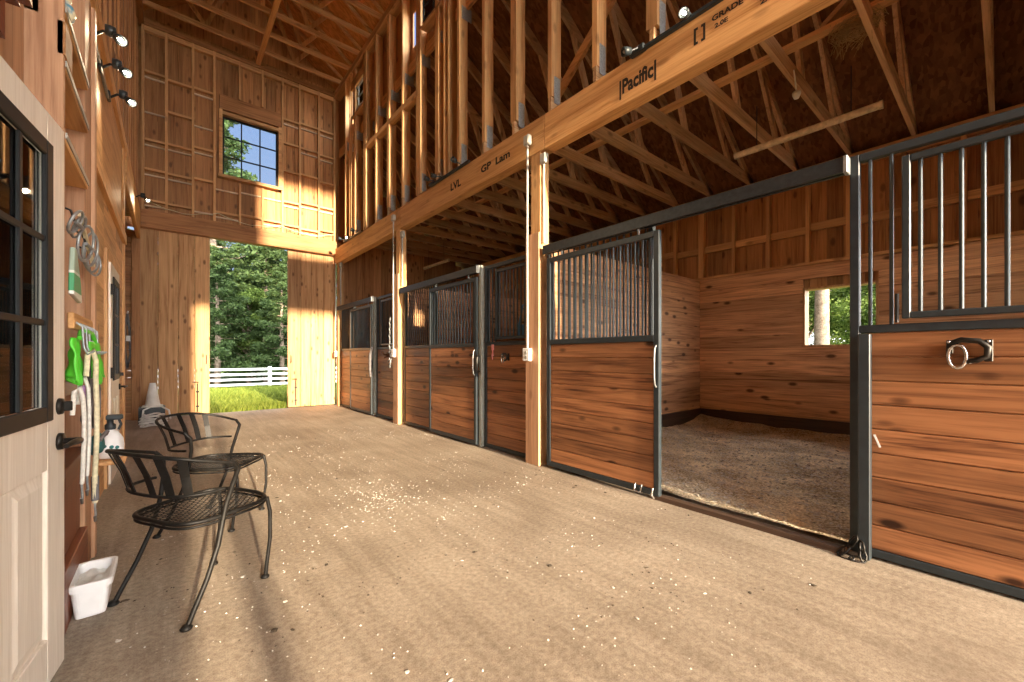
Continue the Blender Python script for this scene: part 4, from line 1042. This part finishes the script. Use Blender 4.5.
# white spray jug on a little ledge
c = (-.285, 3.62, .53)
t = thing('spray_jug', 'white spray jug with black trigger on a small ledge by the far white door', 'jug', c)
m = MB(); m.lathe([(.001, 0), (.055, .004), (.064, .02), (.066, .08), (.06, .125), (.04, .16), (.022, .175), (.022, .19), (.001, .19)], c, 20); m.build('jug_body', M['whiteplastic'], t)
m = MB(); m.lathe([(.024, .18), (.027, .185), (.027, .21), (.016, .22), (.016, .255), (.001, .255)], c, 16); m.bbox(c[0] - .02, c[0] + .06, c[1] - .025, c[1] + .025, c[2] + .24, c[2] + .272, .006); m.tube([(c[0] + .04, c[1], c[2] + .24), (c[0] + .05, c[1], c[2] + .21), (c[0] + .038, c[1], c[2] + .175)], .007); m.build('spray_trigger', M['black'], t)
m = MB()
for a_, zz, mm in ((-1.9, .085, 'teal'), (-1.4, .078, 'purple'), (-1.0, .072, 'teal')):
    p = Vector((c[0] + .0655 * math.cos(a_), c[1] + .0655 * math.sin(a_), c[2] + zz)); q = Vector((math.cos(a_), math.sin(a_), 0))
    m.tube([p - q * .001, p + q * .0015], .011, 10)
m.build('label_print', M['teal'], t)
m = MB(); m.bbox(XL + .001, -.21, 3.49, 3.74, .508, .529, .003); tag(m.build('wall_ledge', W['firY'], None), 'small wooden ledge holding the white spray jug', 'ledge', kind='thing')
t = thing('body_brush', 'teal grooming brush hanging below the grey halter', 'brush', (-.27, 2.87, .68))
def blob(mb, c, sx, sy, sz, seed, mat_, name, parent):
    bm = bmesh.new(); bmesh.ops.create_icosphere(bm, subdivisions=3, radius=1)
    for v in bm.verts:
        n = 1 + .22 * noise.noise(v.co * 1.6 + Vector((seed, 0, 0))) + .08 * noise.noise(v.co * 4 + Vector((0, seed, 0)))
        v.co = Vector((c[0] + v.co.x * sx * n, c[1] + v.co.y * sy * n, c[2] + v.co.z * sz * n))
    mb.frombm(bm, smooth=True); return mb.build(name, mat_, parent)
m = MB(); blob(m, (-.275, 2.87, .74), .03, .10, .05, 3, M['teal'], 'brush_body', t)
m = MB(); m.tube([(-.255, 2.77, .77), (-.235, 2.85, .80), (-.25, 2.97, .77)], .009); m.build('hand_strap', M['grey'], t)
m = MB(); m.tube([(-.275, 2.87, .79), (-.29, 2.88, .85), (-.315, 2.88, .87)], .004, 6); m.build('hanging_loop', M['grey'], t)
# halter on the recess siding
t = thing('rope_halter', 'dark rope halter hanging on the recess siding', 'halter', (-.50, YE - .06, 1.0))
hx, hy = end_x(127.5, YE - .05), YE - .05
m = MB(); m.tube([(hx, hy, 1.95), (hx - .03, hy, 1.7), (hx - .035, hy, 1.3), (hx, hy - .01, .95), (hx + .04, hy, 1.2), (hx + .03, hy, 1.6), (hx, hy, 1.95)], .018); m.build('rope_loop', M['grey'], t)
m = MB(); m.tube([(hx, hy + .03, 1.98), (hx, hy - .03, 1.96), (hx + .01, hy - .04, 2.0)], .012); m.bbox(hx - .02, hx + .04, hy - .03, hy - .01, 1.45, 1.55, .004); m.build('white_tag', M['whiteplastic'], t)

# ------------------------------------------------------------------ white tub on the floor
t = thing('plastic_tub', 'white plastic tub half full of dirty rags at the locker foot', 'tub', (-.265, 2.80, 0))
def tub(mb, w0, l0, w1, l1, h, th, c):
    def rr_(w, l, r, z, n=5):
        pts = []
        for (sx, sy, a0) in ((1, 1, 0), (-1, 1, 90), (-1, -1, 180), (1, -1, 270)):
            for k in range(n + 1):
                a = R(a0 + 90 * k / n); pts.append((c[0] + sx * (w - r) + r * math.cos(a), c[1] + sy * (l - r) + r * math.sin(a), z))
        return pts
    rings = [rr_(w0 * .96, l0 * .96, .02, .004), rr_(w0, l0, .025, .015), rr_(w1, l1, .03, h - .035), rr_(w1 + .010, l1 + .010, .034, h - .034), rr_(w1 + .012, l1 + .012, .034, h - .002), rr_(w1 + .004, l1 + .004, .03, h), rr_(w1 - th, l1 - th, .028, h - .003), rr_(w0 - th, l0 - th, .022, .02)]
    n = len(rings[0]); vs = [p for r_ in rings for p in r_]; fs = [tuple(range(n))[::-1], tuple(range((len(rings) - 1) * n, len(rings) * n))]
    for i in range(len(rings) - 1):
        for k in range(n): l = (k + 1) % n; fs.append((i * n + k, i * n + l, (i + 1) * n + l, (i + 1) * n + k))
    return mb.add(vs, fs)
m = MB(); tub(m, .052, .118, .064, .132, .165, .005, (-.272, 2.745)); m.build('tub_body', M['whiteplastic'], t)
n = 24; vs = []; fs = []
for i in range(n + 1):
    for j in range(n + 1):
        x = -.272 + (i / n - .5) * .115; y = 2.745 + (j / n - .5) * .246
        vs.append((x, y, .128 + .026 * noise.noise(Vector((x * 22, y * 12, 4))) + .012 * noise.noise(Vector((x * 60, y * 50, 1)))))
for i in range(n):
    for j in range(n): a = i * (n + 1) + j; fs.append((a, a + n + 1, a + n + 2, a + 1))
m = MB(); m.add(vs, fs, True); m.build('rag_contents', M['dirtywhite2'] if 'dirtywhite2' in M else M['dirtywhite'], t)

# ------------------------------------------------------------------ wrought iron chairs
def make_chair(label):
    t = thing('iron_armchair', label, 'chair', (0, 0, 0), 'black iron armchairs')
    SZ = .43
    def rim(zb, zf, back, half, front, n=22, sq=2.6):
        pts = []
        for k in range(n + 1):
            a = math.pi / 2 + math.pi * k / n; ca, sa = math.cos(a), math.sin(a)
            x = front - (front - back) * abs(ca) ** (2 / sq); y = half * math.copysign(abs(sa) ** (2 / sq), sa)
            f = abs(ca) ** (2 / sq); pts.append(Vector((x, y, zf + (zb - zf) * f)))
        return pts
    # seat
    poly = []
    for k in range(40):
        a = 2 * math.pi * k / 40; ca, sa = math.cos(a), math.sin(a); e = 2 / 3.6
        poly.append(Vector((.03 + .225 * math.copysign(abs(ca) ** e, ca), (.225 + .01 * ca) * math.copysign(abs(sa) ** e, sa), SZ - .008 * abs(sa))))
    m = MB(); m.tube(poly, .0105, 8, True); m.tube([p - Vector((0, 0, .02)) for p in poly], .006, 6, True)
    seat = m.build('seat_rim', M['chairiron'], t)
    m = MB(); st_ = .024
    def inside(x, y):
        u, v = abs((x - .03) / .222), abs(y / .225); return u ** 3.6 + v ** 3.6 < 1
    def clip(p, d):
        # march a strand across the seat
        pts = []; s = -.5
        while s < .5:
            x, y = p[0] + d[0] * s, p[1] + d[1] * s
            if inside(x, y): pts.append((x, y, SZ - .006 - .012 * (1 - ((x - .03) / .22) ** 2) * (1 - (y / .22) ** 2)))
            s += .045
        return pts
    for k in range(-19, 20):
        for sg in (1, -1):
            d = Vector((.78, sg * .62)); nrm = Vector((-d.y, d.x)); p = Vector((.03, 0)) + nrm * (k * st_)
            q = clip(p, d)
            if len(q) > 1: m.tube(q, .0024, 4, caps=False)
    m.build('mesh_seat', M['chairiron'], t)
    top = rim(.755, .675, -.30, .285, -.02); low = rim(.555, .555, -.225, .25, -.035)
    m = MB(); m.tube(top, .0085, 8); m.build('top_rail', M['chairiron'], t)
    m = MB(); m.tube(low, .0075, 8); m.build('lower_rail', M['chairiron'], t)
    def at(pts, f):
        i = f * (len(pts) - 1); a = int(i); b = min(a + 1, len(pts) - 1); return pts[a].lerp(pts[b], i - a)
    for k in range(6):
        f = .22 + .57 * k / 5; p, q = at(low, f), at(top, f)
        tg = (at(top, f + .02) - at(top, f - .02)).normalized(); out = Vector((tg.y, -tg.x, 0)).normalized()
        mid = p.lerp(q, .5) - out * .008 * (1 if out.x < 0 else -1)
        m = MB(); h = .015
        for a, b in ((p, mid), (mid, q)): m.bar(a, b, .034, .004, out)
        m.build('slat', M['chairiron'], t)
    for s in (1, -1):
        m = MB(); a = at(top, 0 if s > 0 else 1)
        pts = [a + Vector((.0, 0, .002)), Vector((.012, s * .275, .64)), Vector((.0, s * .252, .56)), Vector((-.02, s * .236, .47)), Vector((-.035, s * .236, .40)), Vector((-.06, s * .242, .30)), Vector((-.115, s * .25, .17)), Vector((-.175, s * .255, .06)), Vector((-.20, s * .257, .012))]
        m.tube(pts, .0105, 8); lg = m.build('rear_leg', M['chairiron'], t)
        m = MB(); m.lathe([(.012, .0), (.022, .004), (.023, .010), (.014, .022), (.001, .024)], (-.205, s * .257, 0), 12); m.build('foot_pad', M['chairiron'], lg)
        m = MB(); m.tube([Vector((.235, s * .185, SZ - .01)), Vector((.25, s * .19, .34)), Vector((.248, s * .193, .2)), Vector((.228, s * .195, .08)), Vector((.218, s * .196, .012))], .0095, 8); lg = m.build('front_leg', M['chairiron'], t)
        m = MB(); m.lathe([(.012, .0), (.020, .004), (.021, .010), (.012, .020), (.001, .022)], (.216, s * .196, 0), 12); m.build('foot_pad', M['chairiron'], lg)
    return t
ch = make_chair('black wrought iron armchair facing the stalls, closest to the open door and tub')
c2 = copy_tree(ch)
ch.location = (.105, 2.57, 0); ch.rotation_euler.z = math.atan2(.5, .86)
c2.location = (.255, 3.60, 0); c2.rotation_euler.z = math.atan2(-.57, .82); c2['label'] = 'black wrought iron armchair standing behind the other, beside the traffic cone'

# ------------------------------------------------------------------ cone and hose by the end wall
t = thing('plastic_crate', 'low dark crate under the traffic cone', 'crate', (-.22, 9.55, 0))
m = MB(); m.bbox(-.40, -.05, 9.38, 9.72, 0, .03, .004)
for a, b, c_, d in ((-.40, -.37, 9.38, 9.72), (-.08, -.05, 9.38, 9.72), (-.37, -.08, 9.38, 9.41), (-.37, -.08, 9.69, 9.72)): m.bbox(a, b, c_, d, .03, .27, .004)
m.bbox(-.40, -.05, 9.38, 9.72, .27, .295, .004); m.build('crate_body', M['black'], t)
t = thing('traffic_cone', 'faded white traffic cone on the dark crate by the plank doors', 'cone', (-.22, 9.55, .296))
m = MB(); m.lathe([(.115, .02), (.108, .03), (.098, .06), (.050, .37), (.040, .41), (.034, .412), (.03, .37), (.001, .36)], (-.22, 9.55, .296), 24); m.build('cone_body', M['cone'], t)
m = MB(); m.bbox(-.36, -.08, 9.41, 9.69, .296, .316, .006); m.build('cone_base', M['cone'], t)
rr = random.Random(6); m = MB()
for k in range(5):
    pts = []
    for j in range(30):
        a = j / 29 * 6.28 * 1.25 + k * 1.7; r_ = .125 + .025 * math.sin(a * 2 + k)
        pts.append((-.20 + r_ * 1.2 * math.cos(a), 9.17 + r_ * .9 * math.sin(a), .02 + .042 * k + .015 * math.sin(a * 3 + k)))
    m.tube(pts, .014, 8)
m.tube([(-.34, 9.12, .12), (-.33, 9.26, .27), (-.24, 9.34, .31), (-.1, 9.34, .31), (-.0, 9.28, .24), (.02, 9.18, .1)], .014, 8)
tag(m.build('coiled_hose', M['dirtywhite'], None), 'coiled white hose heaped at the foot of the crate', 'hose')
# ------------------------------------------------------------------ outdoors
def gz(y): return -.02 if y < YE + .3 else max(-.55, -.02 - .035 * (y - YE - .3))
m = MB(); vs = []; fs = []; ys = [YE + .11, YE + .6, 13, 16, 19, 22, 25, 30, 45, 70]; xs = [-45, -8, 0, 4, 9, 45]
for y in ys:
    for x in xs: vs.append((x, y, gz(y)))
for j in range(len(ys) - 1):
    for i in range(len(xs) - 1): a = j * len(xs) + i; fs.append((a, a + 1, a + len(xs) + 1, a + len(xs)))
m.add(vs, fs); m.build('ground', M['earth'], None, kind='structure', recentre=False)
m = MB(); m.box(6.92, 60, -25, YE + .1, -.2, -.05); m.box(-45, -2.7, -25, YE + .1, -.2, -.05); m.box(-2.7, 6.9, -25, -6.01, -.2, -.05); m.box(-2.7, -.0, -6, -2.6, -.2, -.06)
m.build('ground_yard', M['earth'], None, kind='structure', recentre=False)
rr = random.Random(31); m = MB()
for k in range(15000):
    y = YE + .2 + 13.5 * rr.random() ** 1.5; x = rr.uniform(.055, .225) * y + rr.uniform(-.5, .5)
    h = rr.uniform(.10, .30) * (.7 + .3 * noise.noise(Vector((x, y, 0)))) * (1.25 if y > 14 else .8); w = rr.uniform(.006, .013) * (1 + y / 22); a = rr.uniform(0, 6.28); z = gz(y)
    lx, ly = rr.uniform(-.5, .5) * h, rr.uniform(-.5, .5) * h; ca, sa = math.cos(a) * w, math.sin(a) * w
    m.add([(x - ca, y - sa, z - .01), (x + ca, y + sa, z - .01), (x + ca * .6 + lx * .4, y + sa * .6 + ly * .4, z + h * .6), (x + lx, y + ly, z + h), (x - ca * .6 + lx * .4, y - sa * .6 + ly * .4, z + h * .6)], [(0, 1, 2, 3, 4)])
o = m.build('grass', M['grass'], None, fixn=False); tag(o, 'long sunlit grass growing outside the end doorway', 'grass', kind='stuff')
# paddock fence
FY = 24.0; fz = gz(FY)
t = thing('paddock_fence', 'white four rail paddock fence beyond the grass', 'fence', (4, FY, fz))
for z in (1.03, .78, .53, .28):
    m = MB(); m.box(-2, 11, FY - .03, FY + .0, fz + z - .055, fz + z + .05); m.build('rail', M['fence'], t)
for x in (-1.1, 1.3, 3.95, 6.5, 9.0):
    m = MB(); m.box(x - .07, x + .07, FY + .001, FY + .14, fz, fz + 1.15); m.build('fence_post', M['fence'], t)

# trees
def leaf_mesh(name, mat_, clumps, per, size, seed, flat=.5):
    rr = random.Random(seed); vs = []; fs = []
    for (c, r_) in clumps:
        for k in range(per):
            d = Vector((rr.gauss(0, 1), rr.gauss(0, 1), rr.gauss(0, 1) * flat)).normalized() * r_ * rr.random() ** .45
            p = Vector(c) + Vector((d.x, d.y, d.z * .75)); s = size * rr.uniform(.6, 1.3)
            a = Vector((rr.gauss(0, 1), rr.gauss(0, 1), rr.gauss(0, .5))).normalized() * s; b = a.cross(Vector((rr.gauss(0, 1), rr.gauss(0, 1), rr.gauss(0, 1)))).normalized() * s * .42
            o = len(vs); vs += [p - a, p - b + a * .1, p + a, p + b + a * .1]; fs.append((o, o + 1, o + 2, o + 3))
    me = bpy.data.meshes.new(name); me.from_pydata(vs, [], fs); me.materials.append(mat_); return me
def pine(H, base, rad, seed):
    rr = random.Random(seed); cl_ = []; br = MB(); n = int(H * 4.2)
    br.tube([(0, 0, -.5), (.05, .02, H * .3), (.02, .06, H * .65), (0, 0, H)], [.22, .18, .10, .02], 10)
    for k in range(n):
        f = k / n; z = base + (H - base) * f; L = rad * (1 - f) ** .75 + .35; a = k * 2.4 + rr.uniform(-.4, .4); L *= rr.uniform(.7, 1.1)
        tip = Vector((L * math.cos(a), L * math.sin(a), z + .15 * L - .1)); br.tube([(0, 0, z), tip * .6 + Vector((0, 0, z * .4 - .08)), tip], [.05, .035, .012], 5)
        for q in (.45, .72, 1.0): cl_.append(((tip.x * q, tip.y * q, z + .12 * L * q), .30 + .17 * L * (1.1 - .4 * q)))
    return br, cl_
def oak(H, base, rad, seed):
    rr = random.Random(seed); br = MB(); cl_ = []
    br.tube([(0, 0, -.5), (.06, .0, H * .25), (-.04, .08, H * .5), (.1, 0, H * .8)], [.24, .19, .14, .04], 10)
    for k in range(34):
        z = rr.uniform(base, H); f = (z - base) / (H - base); L = rad * math.sin(math.pi * min(.97, .18 + .75 * f)) * rr.uniform(.6, 1.05); a = k * 2.4
        tip = Vector((L * math.cos(a), L * math.sin(a), z)); br.tube([(0, 0, max(base * .8, z - L * .6)), tip * .5 + Vector((0, 0, z * .5 - L * .12)), tip], [.07, .04, .012], 5)
        for q in (.5, .8, 1.02): cl_.append(((tip.x * q, tip.y * q, z + rr.uniform(-.3, .3)), rr.uniform(.55, .95)))
    return br, cl_
def make_tree(kind, H, base, rad, seed, per, size):
    br, cl_ = (pine if kind == 'pine' else oak)(H, base, rad, seed)
    t = thing('pine_tree' if kind == 'pine' else 'broadleaf_tree', 'x', 'tree')
    br.build('trunk', M['bark'], t)
    me = leaf_mesh('crown', M['pineleaf'] if kind == 'pine' else M['oakleaf'], cl_, per, size, seed, .8)
    o = bpy.data.objects.new('crown', me); COL.objects.link(o); o.parent = t; return t
protoA = make_tree('pine', 13.5, 1.2, 2.6, 1, 110, .12)
protoB = make_tree('pine', 10.5, .9, 2.4, 2, 170, .115)
protoC = make_tree('broad', 9.0, 1.4, 2.6, 3, 220, .10)
used = set()
def plant(proto, x, y, s, rz, label, group):
    o = proto if proto.name not in used else copy_tree(proto); used.add(proto.name)
    o.location = (x, y, gz(y) if y > YE else -.1); o.rotation_euler.z = rz; o.scale = (s, s, s); o['label'] = label; o['group'] = group; return o
G1 = 'trees beyond the fence'
BK = 'dense green pine in the wood behind the white fence'
for i, (p, x, y, s, rz) in enumerate([(protoB, 2.0, 27.2, .72, .3), (protoB, 5.0, 26.6, .66, 1.9), (protoC, 3.6, 28.6, .62, .2), (protoB, 6.6, 29.0, .92, 3.0), (protoB, 1.0, 30.5, .95, 4.1),
        (protoA, 2.2, 33.0, 1.42, 1.0), (protoB, 7.4, 33.0, .9, 5.0), (protoB, 4.9, 31.0, .95, 2.5), (protoA, .2, 36.0, .8, 2.2), (protoC, 6.0, 36.5, .95, 3.3), (protoA, 9.5, 35.0, .62, .6), (protoB, -2.4, 31.0, .9, .9), (protoB, 8.8, 29.5, .8, 2.0), (protoB, 2.2, 39, 1.25, 1.1), (protoB, 7.0, 40, 1.2, 2.1), (protoB, 5.2, 38.5, 1.15, 4.4), (protoA, 8.4, 37.5, .9, 3.6)]):
    lab = BK if p is not protoC else 'paler leafy tree among the pines behind the white fence'
    if i == 5: lab = 'tallest pine, its top filling the high end wall window'
    plant(p, x, y, s, rz, lab, G1)
G2 = 'trees behind the open stall'
LB = 'sunlit leafy tree seen through the back opening of the open stall'
for (p, x, y, s, rz) in [(protoC, 19.5, 5.2, .8, 1.2), (protoC, 22, 3.2, .9, 2.2), (protoC, 17.5, 2.2, .62, .5), (protoC, 24.5, 7.0, 1.0, 4.2), (protoC, 26, 4.5, 1.1, 5.2)]: plant(p, x, y, s, rz, LB, G2)
tr = thing('bare_trunk_tree', 'pale tree trunk standing behind the open stall opening', 'tree', (14.2, 3.35, -.1))
m = MB(); m.tube([(14.2, 3.35, -.1), (14.22, 3.36, 2), (14.18, 3.33, 4.5), (14.2, 3.3, 9)], [.20, .175, .15, .06], 12); m.build('trunk', M['bark'], tr)
me = leaf_mesh('crown', M['oakleaf'], [((0 + .9 * math.cos(k * 2.4) * (1 + k % 3), .9 * math.sin(k * 2.4) * (1 + k % 3), 5.6 + .25 * k), 1.0) for k in range(14)], 110, .13, 8, .8)
o = bpy.data.objects.new('crown', me); COL.objects.link(o); o.parent = tr
# gravel apron keeps nothing behind the camera but ground

# ------------------------------------------------------------------ light
SUN_EL, SUN_AZ = 11.0, 2.5
d = Vector((math.sin(R(SUN_AZ)) * math.cos(R(SUN_EL)), math.cos(R(SUN_AZ)) * math.cos(R(SUN_EL)), -math.sin(R(SUN_EL))))
sl = bpy.data.lights.new('sun', 'SUN'); sl.energy = P['sun']; sl.color = (1, .79, .54); sl.angle = R(1.2)
so = bpy.data.objects.new('sun', sl); COL.objects.link(so); so.rotation_euler = d.to_track_quat('-Z', 'Y').to_euler(); so.location = (0, -20, 10)
w = bpy.data.worlds.new('evening_sky'); S.world = w; w.use_nodes = True; nt = w.node_tree; L = nt.links.new
bg = nt.nodes['Background']; tc = N(nt, 'ShaderNodeTexCoord'); sx = N(nt, 'ShaderNodeSeparateXYZ'); L(tc.outputs['Generated'], sx.inputs[0])
# brightness falls from the sunset side (-Y) to the clear far side (+Y)
mr = N(nt, 'ShaderNodeMapRange', interpolation_type='SMOOTHSTEP'); L(sx.outputs['Y'], mr.inputs['Value']); mr.inputs['From Min'].default_value = .5; mr.inputs['From Max'].default_value = -.6
rc = N(nt, 'ShaderNodeMix', data_type='RGBA'); L(mr.outputs[0], rc.inputs[0])
vz = N(nt, 'ShaderNodeMapRange'); L(sx.outputs['Z'], vz.inputs['Value']); vz.inputs['From Min'].default_value = .05; vz.inputs['From Max'].default_value = .7
rb = N(nt, 'ShaderNodeMix', data_type='RGBA'); L(vz.outputs[0], rb.inputs[0]); rb.inputs[6].default_value = (*[c * P['north'] for c in (.66, .80, 1.0)], 1); rb.inputs[7].default_value = (*[c * P['north'] for c in (.22, .42, .95)], 1)
L(rb.outputs[2], rc.inputs[6]); rc.inputs[7].default_value = (*[c * P['south'] for c in (1.0, .96, .90)], 1)
L(rc.outputs[2], bg.inputs['Color']); bg.inputs['Strength'].default_value = 1
for i, (p, dd) in enumerate(SPOTS):
    l = bpy.data.lights.new('spot_glow', 'SPOT'); l.energy = P['spot']; l.color = (1, .78, .50); l.spot_size = R(150); l.spot_blend = .6; l.shadow_soft_size = .03
    o = bpy.data.objects.new('spot_glow', l); COL.objects.link(o); o.location = p; o.rotation_euler = dd.to_track_quat('-Z', 'Y').to_euler()

if STAMPS:
    stamp('LVL', 5.02, 3.50, .14, 1.2); stamp('GP', 4.28, 3.50, .12, 1.4); stamp('Lam', 3.98, 3.50, .12, 1.4); stamp('|Pacific|', 2.19, 3.47, .17, .72); stamp('[ ]', 1.52, 3.55, .13, .8)
    stamp('GRADE', 1.38, 3.615, .055, 1.2); stamp('2.0E', 1.36, 3.555, .045, 1.2); stamp('LVL', 1.08, 3.575, .10, 1.1); stamp('2.0E', 1.06, 3.53, .05, 1.2)

# ------------------------------------------------------------------ camera, view
cam = bpy.data.cameras.new('camera'); co = bpy.data.objects.new('camera', cam); COL.objects.link(co)
co.location = (0, 0, 1.17); co.rotation_euler = (R(90), 0, -YAW); cam.sensor_width = 36; cam.lens = F / 1024 * 36; cam.shift_y = 15.5 / 1024; cam.clip_end = 300; cam.clip_start = .02
S.camera = co
S.view_settings.view_transform = 'Standard'; S.view_settings.look = 'None'; S.view_settings.gamma = 1; S.view_settings.use_curve_mapping = False
S.view_settings.exposure = P['exposure']
S.cycles.use_denoising = True; S.cycles.max_bounces = 10; S.cycles.diffuse_bounces = 7; S.cycles.transparent_max_bounces = 12; S.cycles.sample_clamp_indirect = 8; S.cycles.caustics_reflective = False; S.cycles.caustics_refractive = False
for o in bpy.data.objects:
    if '_o' in o: del o['_o']
